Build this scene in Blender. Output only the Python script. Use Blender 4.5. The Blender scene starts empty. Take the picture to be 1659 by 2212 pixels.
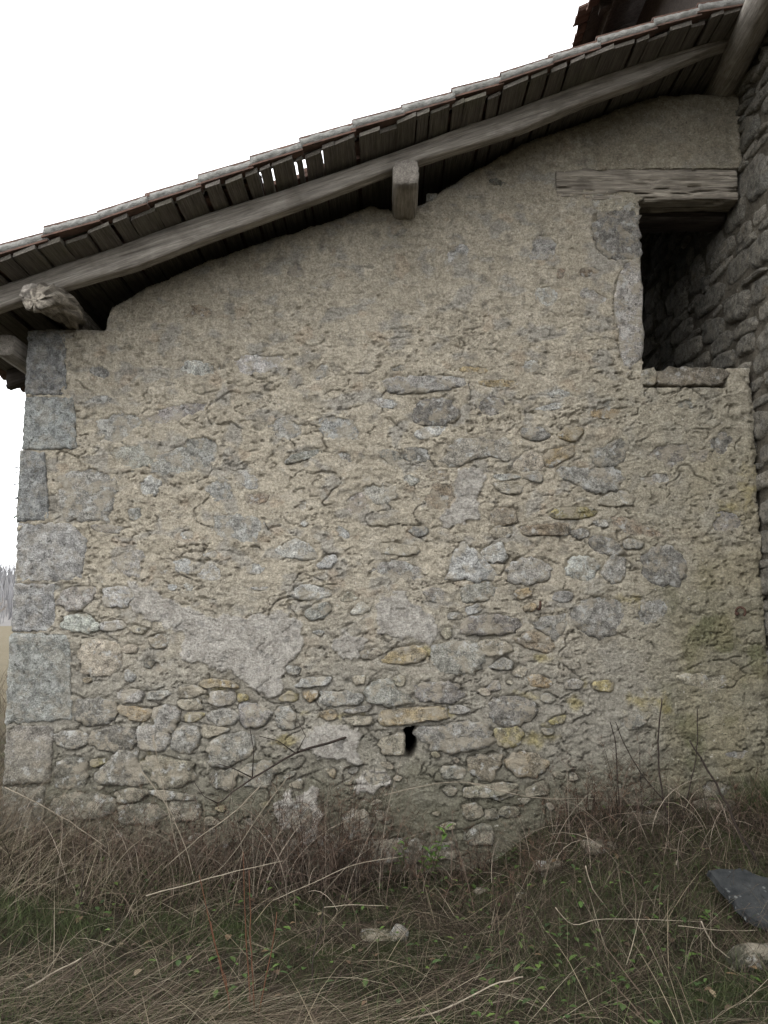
import bpy, math, random
import numpy as np
from mathutils import Vector, Matrix

# ---------------------------------------------------------------- camera, sky, sun, exposure
SC = bpy.context.scene
COL = SC.collection
FPX = 1780.0; PITCH = math.radians(7.4); CZ = 1.55
YW = 5.3                                   # plane of the barn wall
cam_d = bpy.data.cameras.new('camera'); cam = bpy.data.objects.new('camera', cam_d); COL.objects.link(cam)
cam.location = (0, 0, CZ); cam.rotation_euler = (math.pi/2 + PITCH, 0, 0)
cam_d.sensor_fit = 'VERTICAL'; cam_d.sensor_height = 36.0; cam_d.lens = 36.0*FPX/2212.0
cam_d.clip_start = 0.05; cam_d.clip_end = 4000
SC.camera = cam
SUN_EL = math.radians(52); SUN_AZ = math.radians(200)      # azimuth clockwise from +Y
world = bpy.data.worlds.new('World'); SC.world = world; world.use_nodes = True
nt = world.node_tree; nt.nodes.clear()
out = nt.nodes.new('ShaderNodeOutputWorld'); bg = nt.nodes.new('ShaderNodeBackground')
sky = nt.nodes.new('ShaderNodeTexSky'); sky.sky_type = 'NISHITA'; sky.sun_disc = False
sky.sun_elevation = SUN_EL; sky.sun_rotation = SUN_AZ; sky.dust_density = 6.0; sky.air_density = 1.0; sky.ozone_density = 1.0
hs = nt.nodes.new('ShaderNodeHueSaturation'); hs.inputs['Saturation'].default_value = 0.18
mx = nt.nodes.new('ShaderNodeMix'); mx.data_type = 'RGBA'; mx.inputs['Factor'].default_value = 0.8
mx.inputs['B'].default_value = (17.6, 17.8, 18.3, 1)       # the even white of a closed cloud cover
nt.links.new(sky.outputs['Color'], hs.inputs['Color']); nt.links.new(hs.outputs['Color'], mx.inputs['A'])
nt.links.new(mx.outputs['Result'], bg.inputs['Color']); bg.inputs['Strength'].default_value = 0.1
nt.links.new(bg.outputs['Background'], out.inputs['Surface'])
sun_d = bpy.data.lights.new('sun', 'SUN'); sun_d.energy = 0.5; sun_d.angle = math.radians(50); sun_d.color = (1, .97, .92)
sun = bpy.data.objects.new('sun', sun_d); COL.objects.link(sun); sun.location = (-3, -6, 12)
sd = Vector((math.sin(SUN_AZ)*math.cos(SUN_EL), math.cos(SUN_AZ)*math.cos(SUN_EL), math.sin(SUN_EL)))
sun.rotation_euler = (-sd).to_track_quat('-Z', 'Y').to_euler()
vs = SC.view_settings; vs.view_transform = 'Standard'; vs.look = 'None'; vs.exposure = 0.93; vs.gamma = 1.0; vs.use_curve_mapping = False
SC.cycles.use_denoising = True
SC.cycles.max_bounces = 6; SC.cycles.diffuse_bounces = 4

# ---------------------------------------------------------------- helpers
rng = np.random.default_rng(7); random.seed(7)
def W(px, py, Y):
    """photograph point (at 1659 px width) carried to the upright plane at distance Y"""
    px = np.asarray(px, float); py = np.asarray(py, float)
    u = (px-829.5)/FPX; v = (1106-py)/FPX
    t = Y/(np.cos(PITCH)-v*np.sin(PITCH))
    return u*t, CZ+t*(np.sin(PITCH)+v*np.cos(PITCH))
def PX(x, Y, z):
    d = Y*np.cos(PITCH)+(z-CZ)*np.sin(PITCH); v = (-Y*np.sin(PITCH)+(z-CZ)*np.cos(PITCH))/d
    return 829.5+FPX*x/d, 1106-FPX*v
def P3(px, py, Y):
    x, z = W(px, py, Y); return Vector((float(x), Y, float(z)))
_perm = {}
def perlin(x, y, seed=0):
    if seed not in _perm:
        r = np.random.default_rng(seed+100); p = r.permutation(256); a = r.uniform(0, 2*np.pi, 256)
        _perm[seed] = (np.concatenate([p, p]), np.cos(a), np.sin(a))
    p, gx, gy = _perm[seed]
    x = np.asarray(x, float); y = np.asarray(y, float)
    xi = np.floor(x).astype(int); yi = np.floor(y).astype(int); xf = x-xi; yf = y-yi
    xi &= 255; yi &= 255; x1 = (xi+1) & 255; y1 = (yi+1) & 255
    u = xf*xf*xf*(xf*(xf*6-15)+10); v = yf*yf*yf*(yf*(yf*6-15)+10)
    def g(a, b, dx, dy):
        h = p[p[a]+b]; return gx[h]*dx+gy[h]*dy
    n0 = g(xi, yi, xf, yf)*(1-u)+g(x1, yi, xf-1, yf)*u
    n1 = g(xi, y1, xf, yf-1)*(1-u)+g(x1, y1, xf-1, yf-1)*u
    return (n0*(1-v)+n1*v)*1.5
def fbm(x, y, oct=4, seed=0, gain=.5):
    s = 0; a = 1; t = 0
    for i in range(oct):
        s = s+a*perlin(x*2**i, y*2**i, seed+i); t += a; a *= gain
    return s/t
def sstep(a, b, x):
    t = np.clip((np.asarray(x, float)-a)/(b-a), 0, 1); return t*t*(3-2*t)
def mixc(c, d, f):
    return c*(1-f[..., None])+np.asarray(d)*f[..., None]
def mesh_np(name, V, Q, col=None, smooth=False):
    """V (n,3); Q list of arrays of polygons (each (m,k)); col (n,3) colours per vertex"""
    me = bpy.data.meshes.new(name)
    if not isinstance(Q, list): Q = [Q]
    Q = [np.asarray(q, int) for q in Q if len(q)]
    me.vertices.add(len(V)); me.vertices.foreach_set('co', np.asarray(V, np.float32).ravel())
    nl = sum(q.size for q in Q); npol = sum(len(q) for q in Q)
    me.loops.add(nl); me.polygons.add(npol)
    me.loops.foreach_set('vertex_index', np.concatenate([q.ravel() for q in Q]).astype(np.int32))
    tot = np.concatenate([np.full(len(q), q.shape[1]) for q in Q])
    me.polygons.foreach_set('loop_start', np.concatenate([[0], np.cumsum(tot)[:-1]]).astype(np.int32))
    if smooth: me.polygons.foreach_set('use_smooth', np.ones(npol, bool))
    me.update(calc_edges=True); me.validate()
    if col is not None:
        at = me.color_attributes.new('Col', 'FLOAT_COLOR', 'POINT')
        c = np.ones((len(V), 4), np.float32); c[:, :3] = col
        at.data.foreach_set('color', c.ravel())
    return me
def link(name, me, mat=None, parent=None, loc=None):
    o = bpy.data.objects.new(name, me); COL.objects.link(o)
    if mat is not None and me is not None and len(me.materials) == 0: me.materials.append(mat)
    if loc is not None: o.location = loc
    if parent is not None:
        o.parent = parent; o.matrix_parent_inverse = PINV.get(parent.name, Matrix())
    return o
PINV = {}
def thing(name, label, cat, loc, group=None):
    o = bpy.data.objects.new(name, None); COL.objects.link(o); o.location = loc; o.empty_display_size = .1
    PINV[o.name] = Matrix.Translation(-Vector(loc))
    tag(o, label, cat, group); return o
def tag(o, label=None, cat=None, group=None, kind=None):
    if label: o['label'] = label
    if cat: o['category'] = cat
    if group: o['group'] = group
    if kind: o['kind'] = kind
    return o
def reorigin(me):
    """centre a mesh on its own bounds; returns where the object has to stand"""
    n = len(me.vertices); a = np.empty(n*3, np.float32); me.vertices.foreach_get('co', a); a = a.reshape(-1, 3)
    c = (a.min(0)+a.max(0))/2; me.vertices.foreach_set('co', (a-c).ravel()); me.update(); return Vector(c.tolist())
class MB:
    def __init__(s): s.v = []; s.f = []
    def box(s, lo, hi):
        b = len(s.v); x0, y0, z0 = lo; x1, y1, z1 = hi
        s.v += [(x0,y0,z0),(x1,y0,z0),(x1,y1,z0),(x0,y1,z0),(x0,y0,z1),(x1,y0,z1),(x1,y1,z1),(x0,y1,z1)]
        s.f += [tuple(b+i for i in q) for q in ((0,3,2,1),(4,5,6,7),(0,1,5,4),(1,2,6,5),(2,3,7,6),(3,0,4,7))]
    def loft(s, rings, cap=True):
        b = len(s.v); n = len(rings[0])
        for r in rings: s.v += [tuple(p) for p in r]
        for i in range(len(rings)-1):
            for j in range(n):
                k = (j+1) % n; s.f.append((b+i*n+j, b+i*n+k, b+(i+1)*n+k, b+(i+1)*n+j))
        if cap: s.f.append(tuple(b+j for j in range(n))[::-1]); s.f.append(tuple(b+(len(rings)-1)*n+j for j in range(n)))
    def tube(s, pts, rad, n=5):
        pts = [Vector(p) for p in pts]; rings = []
        if not hasattr(rad, '__len__'): rad = [rad]*len(pts)
        for i, p in enumerate(pts):
            d = (pts[min(i+1, len(pts)-1)]-pts[max(i-1, 0)]).normalized()
            a = d.orthogonal().normalized() if i == 0 else (a-d*a.dot(d)).normalized()
            c = d.cross(a)
            rings.append([p+(a*math.cos(t)+c*math.sin(t))*rad[i] for t in [2*math.pi*k/n for k in range(n)]])
        s.loft(rings)
    def mesh(s, name, smooth=False):
        me = bpy.data.meshes.new(name); me.from_pydata([tuple(v) for v in s.v], [], s.f)
        if smooth: me.polygons.foreach_set('use_smooth', [True]*len(me.polygons))
        me.update(); return me
    def build(s, name, mat, parent=None, smooth=False, centre=True):
        me = s.mesh(name, smooth); loc = reorigin(me) if centre else None
        return link(name, me, mat, parent, loc)

# ---------------------------------------------------------------- materials
def new_mat(name, rough=.95, spec=.2):
    m = bpy.data.materials.new(name); m.use_nodes = True
    b = m.node_tree.nodes['Principled BSDF']; b.inputs['Roughness'].default_value = rough
    b.inputs['Specular IOR Level'].default_value = spec
    return m, m.node_tree, b
def nd(t, typ, **kw):
    n = t.nodes.new(typ)
    for k, v in kw.items(): setattr(n, k, v)
    return n
def noise(t, vec, scale, detail=4, rough=.6, dist=0):
    n = nd(t, 'ShaderNodeTexNoise'); n.inputs['Scale'].default_value = scale; n.inputs['Detail'].default_value = detail
    n.inputs['Roughness'].default_value = rough; n.inputs['Distortion'].default_value = dist
    t.links.new(vec, n.inputs['Vector']); return n.outputs['Fac']
def ramp(t, fac, lo, hi, a=0., b=1.):
    n = nd(t, 'ShaderNodeMapRange'); n.inputs['From Min'].default_value = lo; n.inputs['From Max'].default_value = hi
    n.inputs['To Min'].default_value = a; n.inputs['To Max'].default_value = b
    t.links.new(fac, n.inputs['Value']); return n.outputs['Result']
def mixn(t, fac, a, b, mode='MIX'):
    n = nd(t, 'ShaderNodeMix', data_type='RGBA', blend_type=mode, clamp_result=False)
    for s, v in (('Factor', fac), ('A', a), ('B', b)):
        if isinstance(v, (int, float)): n.inputs[s].default_value = v
        elif isinstance(v, tuple): n.inputs[s].default_value = (*v, 1)
        else: t.links.new(v, n.inputs[s])
    return n.outputs['Result']
def math_(t, op, a, b):
    n = nd(t, 'ShaderNodeMath', operation=op)
    for i, v in enumerate((a, b)):
        if isinstance(v, (int, float)): n.inputs[i].default_value = v
        else: t.links.new(v, n.inputs[i])
    return n.outputs[0]
def bump(t, b, h, strength, dist):
    n = nd(t, 'ShaderNodeBump'); n.inputs['Strength'].default_value = strength; n.inputs['Distance'].default_value = dist
    t.links.new(h, n.inputs['Height']); t.links.new(n.outputs['Normal'], b.inputs['Normal'])
def attr(t, name='Col'):
    n = nd(t, 'ShaderNodeAttribute', attribute_name=name); return n.outputs['Color']
def pos(t): return nd(t, 'ShaderNodeNewGeometry').outputs['Position']
def objco(t): return nd(t, 'ShaderNodeTexCoord').outputs['Object']

def mat_mortar():
    m, t, b = new_mat('earth_mortar'); p = pos(t)
    c = attr(t)
    g = noise(t, p, 70, 5, .75)                                   # sand grain
    c = mixn(t, 1., c, mixn(t, ramp(t, g, .36, .64), (.70, .685, .665), (1.29, 1.285, 1.27)), 'MULTIPLY')
    g2 = noise(t, p, 20, 5, .7)
    c = mixn(t, 1., c, mixn(t, ramp(t, g2, .36, .64), (.78, .77, .76), (1.20, 1.20, 1.19)), 'MULTIPLY')
    sp = noise(t, p, 95, 2, .5)                                   # dark grit and pale pebbles
    c = mixn(t, ramp(t, sp, .67, .72, 0, .75), c, (.09, .085, .075))
    sp2 = noise(t, p, 48, 2, .5)
    c = mixn(t, ramp(t, sp2, .70, .75, 0, .6), c, (.62, .60, .55))
    t.links.new(c, b.inputs['Base Color'])
    h = math_(t, 'ADD', noise(t, p, 38, 7, .75), math_(t, 'MULTIPLY', noise(t, p, 130, 4, .7), .5))
    bump(t, b, h, 1.0, .034); return m
def mat_stone(lich=.5, name='weathered_granite', smear=.7):
    m, t, b = new_mat(name); p = pos(t)
    c = attr(t)
    g = noise(t, p, 21, 7, .75)
    c = mixn(t, 1., c, mixn(t, ramp(t, g, .36, .64), (.52, .51, .495), (1.50, 1.49, 1.46)), 'MULTIPLY')
    g = noise(t, p, 110, 3, .7)                                   # crystals
    c = mixn(t, 1., c, mixn(t, ramp(t, g, .38, .62), (.66, .66, .66), (1.36, 1.36, 1.36)), 'MULTIPLY')
    l1 = noise(t, p, 17, 5, .65)
    c = mixn(t, ramp(t, l1, .55, .63, 0, lich), c, (.54, .54, .51))   # pale lichen
    l2 = noise(t, p, 33, 4, .6)
    c = mixn(t, ramp(t, l2, .60, .67, 0, .75), c, (.075, .072, .062))    # dark lichen
    l3 = noise(t, p, 6.5, 3, .6)
    c = mixn(t, ramp(t, l3, .60, .75, 0, .4), c, (.27, .205, .125))   # earth and rust
    l4 = noise(t, p, 11, 6, .7)
    c = mixn(t, ramp(t, l4, .49, .57, 0, smear), c, (.40, .355, .275))   # smears of mortar
    t.links.new(c, b.inputs['Base Color'])
    vo = nd(t, 'ShaderNodeTexVoronoi'); vo.inputs['Scale'].default_value = 19; vo.inputs['Randomness'].default_value = 1
    dv = nd(t, 'ShaderNodeMix', data_type='VECTOR'); dv.inputs['Factor'].default_value = .06
    nn = nd(t, 'ShaderNodeTexNoise'); nn.inputs['Scale'].default_value = 12; t.links.new(p, nn.inputs['Vector'])
    t.links.new(p, dv.inputs['A']); t.links.new(nn.outputs['Color'], dv.inputs['B']); t.links.new(dv.outputs['Result'], vo.inputs['Vector'])
    h = math_(t, 'ADD', noise(t, p, 30, 7, .75), math_(t, 'MULTIPLY', noise(t, p, 120, 4, .7), .5))
    h = math_(t, 'SUBTRACT', h, math_(t, 'MULTIPLY', vo.outputs['Distance'], .5))
    bump(t, b, h, 1.0, .028); return m
def mat_wood(name, dark, light, green=0.):
    m, t, b = new_mat(name, .9, .15); o = objco(t)
    mp = nd(t, 'ShaderNodeMapping'); mp.inputs['Scale'].default_value = (1.2, 22, 22); t.links.new(o, mp.inputs['Vector'])
    g = noise(t, mp.outputs['Vector'], 2.2, 7, .7, .6)
    mp2 = nd(t, 'ShaderNodeMapping'); mp2.inputs['Scale'].default_value = (2.5, 70, 70); t.links.new(o, mp2.inputs['Vector'])
    g2 = noise(t, mp2.outputs['Vector'], 2., 4, .7)
    c = mixn(t, ramp(t, g, .32, .68), dark, light)
    c = mixn(t, 1., c, mixn(t, ramp(t, g2, .35, .65), (.7, .7, .7), (1.25, 1.25, 1.25)), 'MULTIPLY')
    blot = noise(t, pos(t), 5, 4, .6)
    c = mixn(t, ramp(t, blot, .5, .75, 0, .6), c, (.10, .085, .07))
    if green: c = mixn(t, ramp(t, noise(t, pos(t), 3.5, 4, .6), .45, .7, 0, green), c, (.11, .115, .06))
    t.links.new(c, b.inputs['Base Color'])
    h = math_(t, 'ADD', g, math_(t, 'MULTIPLY', g2, .6)); bump(t, b, h, .9, .012); return m
def mat_plain(name, c1, c2, scale=12, rough=.9, bs=.5, bd=.008):
    m, t, b = new_mat(name, rough); p = pos(t)
    n = noise(t, p, scale, 6, .7); c = mixn(t, ramp(t, n, .32, .68), c1, c2)
    t.links.new(c, b.inputs['Base Color']); bump(t, b, noise(t, p, scale*4, 5, .7), bs, bd); return m
def mat_attr(name, rough=.85, spec=.2, trans=False):
    m, t, b = new_mat(name, rough, spec); p = pos(t)
    c = mixn(t, 1., attr(t), mixn(t, ramp(t, noise(t, p, 18, 4, .6), .3, .7), (.75, .75, .75), (1.25, 1.25, 1.25)), 'MULTIPLY')
    t.links.new(c, b.inputs['Base Color']); return m
def mat_ground():
    m, t, b = new_mat('rough_ground', 1, .1); p = pos(t)
    c = mixn(t, ramp(t, noise(t, p, 9, 6, .7), .35, .65), (.018, .015, .010), (.055, .043, .028))
    c = mixn(t, ramp(t, noise(t, p, 2.3, 5, .65), .5, .62), c, (.030, .038, .013))     # moss
    c = mixn(t, ramp(t, noise(t, p, 60, 3, .7), .6, .7, 0, .6), c, (.10, .08, .052))    # litter
    d = nd(t, 'ShaderNodeSeparateXYZ'); t.links.new(p, d.inputs[0])
    c = mixn(t, ramp(t, d.outputs['Y'], 7, 14), c, mixn(t, noise(t, p, 1.2, 6, .7), (.085, .072, .045), (.15, .127, .085)))
    t.links.new(c, b.inputs['Base Color']); bump(t, b, noise(t, p, 35, 6, .75), 1, .03); return m
M = dict(mortar=mat_mortar(), stone=mat_stone(.75), quoin=mat_stone(.6, 'dressed_granite', .3), dimstone=mat_stone(.15, 'sheltered_granite', .25),
         wood=mat_wood('grey_timber', (.19, .172, .15), (.42, .385, .335)), beam=mat_wood('weathered_lintel_timber', (.11, .095, .078), (.40, .36, .295)),
         plank=mat_wood('roof_board_timber', (.085, .077, .068), (.20, .18, .155), .3), darkwood=mat_wood('dark_timber', (.035, .030, .026), (.085, .07, .06)),
         tile=mat_plain('clay_tile', (.07, .05, .042), (.15, .09, .068), 20), cement=mat_plain('lichened_cement', (.15, .148, .138), (.32, .315, .29), 28, .95, 1, .012),
         slate=mat_plain('lichened_slate', (.045, .05, .055), (.085, .09, .095), 14), rust=mat_plain('rusty_iron', (.03, .018, .014), (.09, .05, .035), 60, .8),
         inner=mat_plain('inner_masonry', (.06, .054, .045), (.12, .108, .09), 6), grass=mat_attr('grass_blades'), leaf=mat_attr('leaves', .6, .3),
         ground=mat_ground(), hill=mat_plain('winter_hillside', (.10, .095, .09), (.17, .162, .155), .08, 1, 0, .01),
         bark=mat_plain('grey_bark', (.12, .10, .085), (.22, .19, .16), 30), redtwig=mat_plain('red_brown_bark', (.06, .026, .016), (.12, .055, .028), 30, .6),
         dktwig=mat_plain('dark_bark', (.018, .014, .012), (.05, .038, .03), 40), straw=mat_plain('dry_stalk', (.15, .125, .09), (.30, .26, .20), 30, .8))

# ---------------------------------------------------------------- terrain
BX = np.array([-6, -2.37, -1.65, -.94, -.08, .485, .685, .85, 1.06, 1.64, 2.21, 4]); BZ = np.array([.30, .25, .15, .06, 0, .01, .08, .2, .31, .40, .44, .48])
def ground_z(x, y):
    x = np.asarray(x, float); y = np.asarray(y, float)
    w = .35+.65*sstep(3.5, 5.15, y+.12*perlin(x*2, y*2, 40))
    xx = x-.10*(5.3-np.clip(y, 3, 5.3))*0
    z = np.interp(xx, BX, BZ)*w
    z = z+.10*np.exp(-(((x-2.1)/.5)**2+((y-4.05)/.35)**2))               # heap of rubble under the slate
    near = sstep(9, 6, y)
    z = z+near*(.05*fbm(x*1.4, y*1.4, 3, 41)+.035*fbm(x*5, y*5, 3, 44))
    far = sstep(7, 40, np.hypot(x, np.maximum(y, 0)))
    z = z*(1-far)+far*(.1+.25*perlin(x/25, y/25, 43))
    return z
gx = np.concatenate([-np.geomspace(900, 3.1, 40), np.linspace(-3.0, 3.0, 240), np.geomspace(3.1, 900, 40)])
gy = np.concatenate([-np.geomspace(300, .2, 14), np.linspace(.3, 2.7, 14), np.linspace(2.8, 6, 150), np.geomspace(6.1, 1200, 60)])
GX, GY = np.meshgrid(gx, gy); GZ = ground_z(GX, GY)
n, mcol = GX.shape
idx = np.arange(n*mcol).reshape(n, mcol)
Q = np.stack([idx[:-1, :-1], idx[:-1, 1:], idx[1:, 1:], idx[1:, :-1]], -1).reshape(-1, 4)
g = link('ground', mesh_np('ground', np.stack([GX, GY, GZ], -1).reshape(-1, 3), Q, smooth=True), M['ground']); tag(g, kind='structure')

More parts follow.
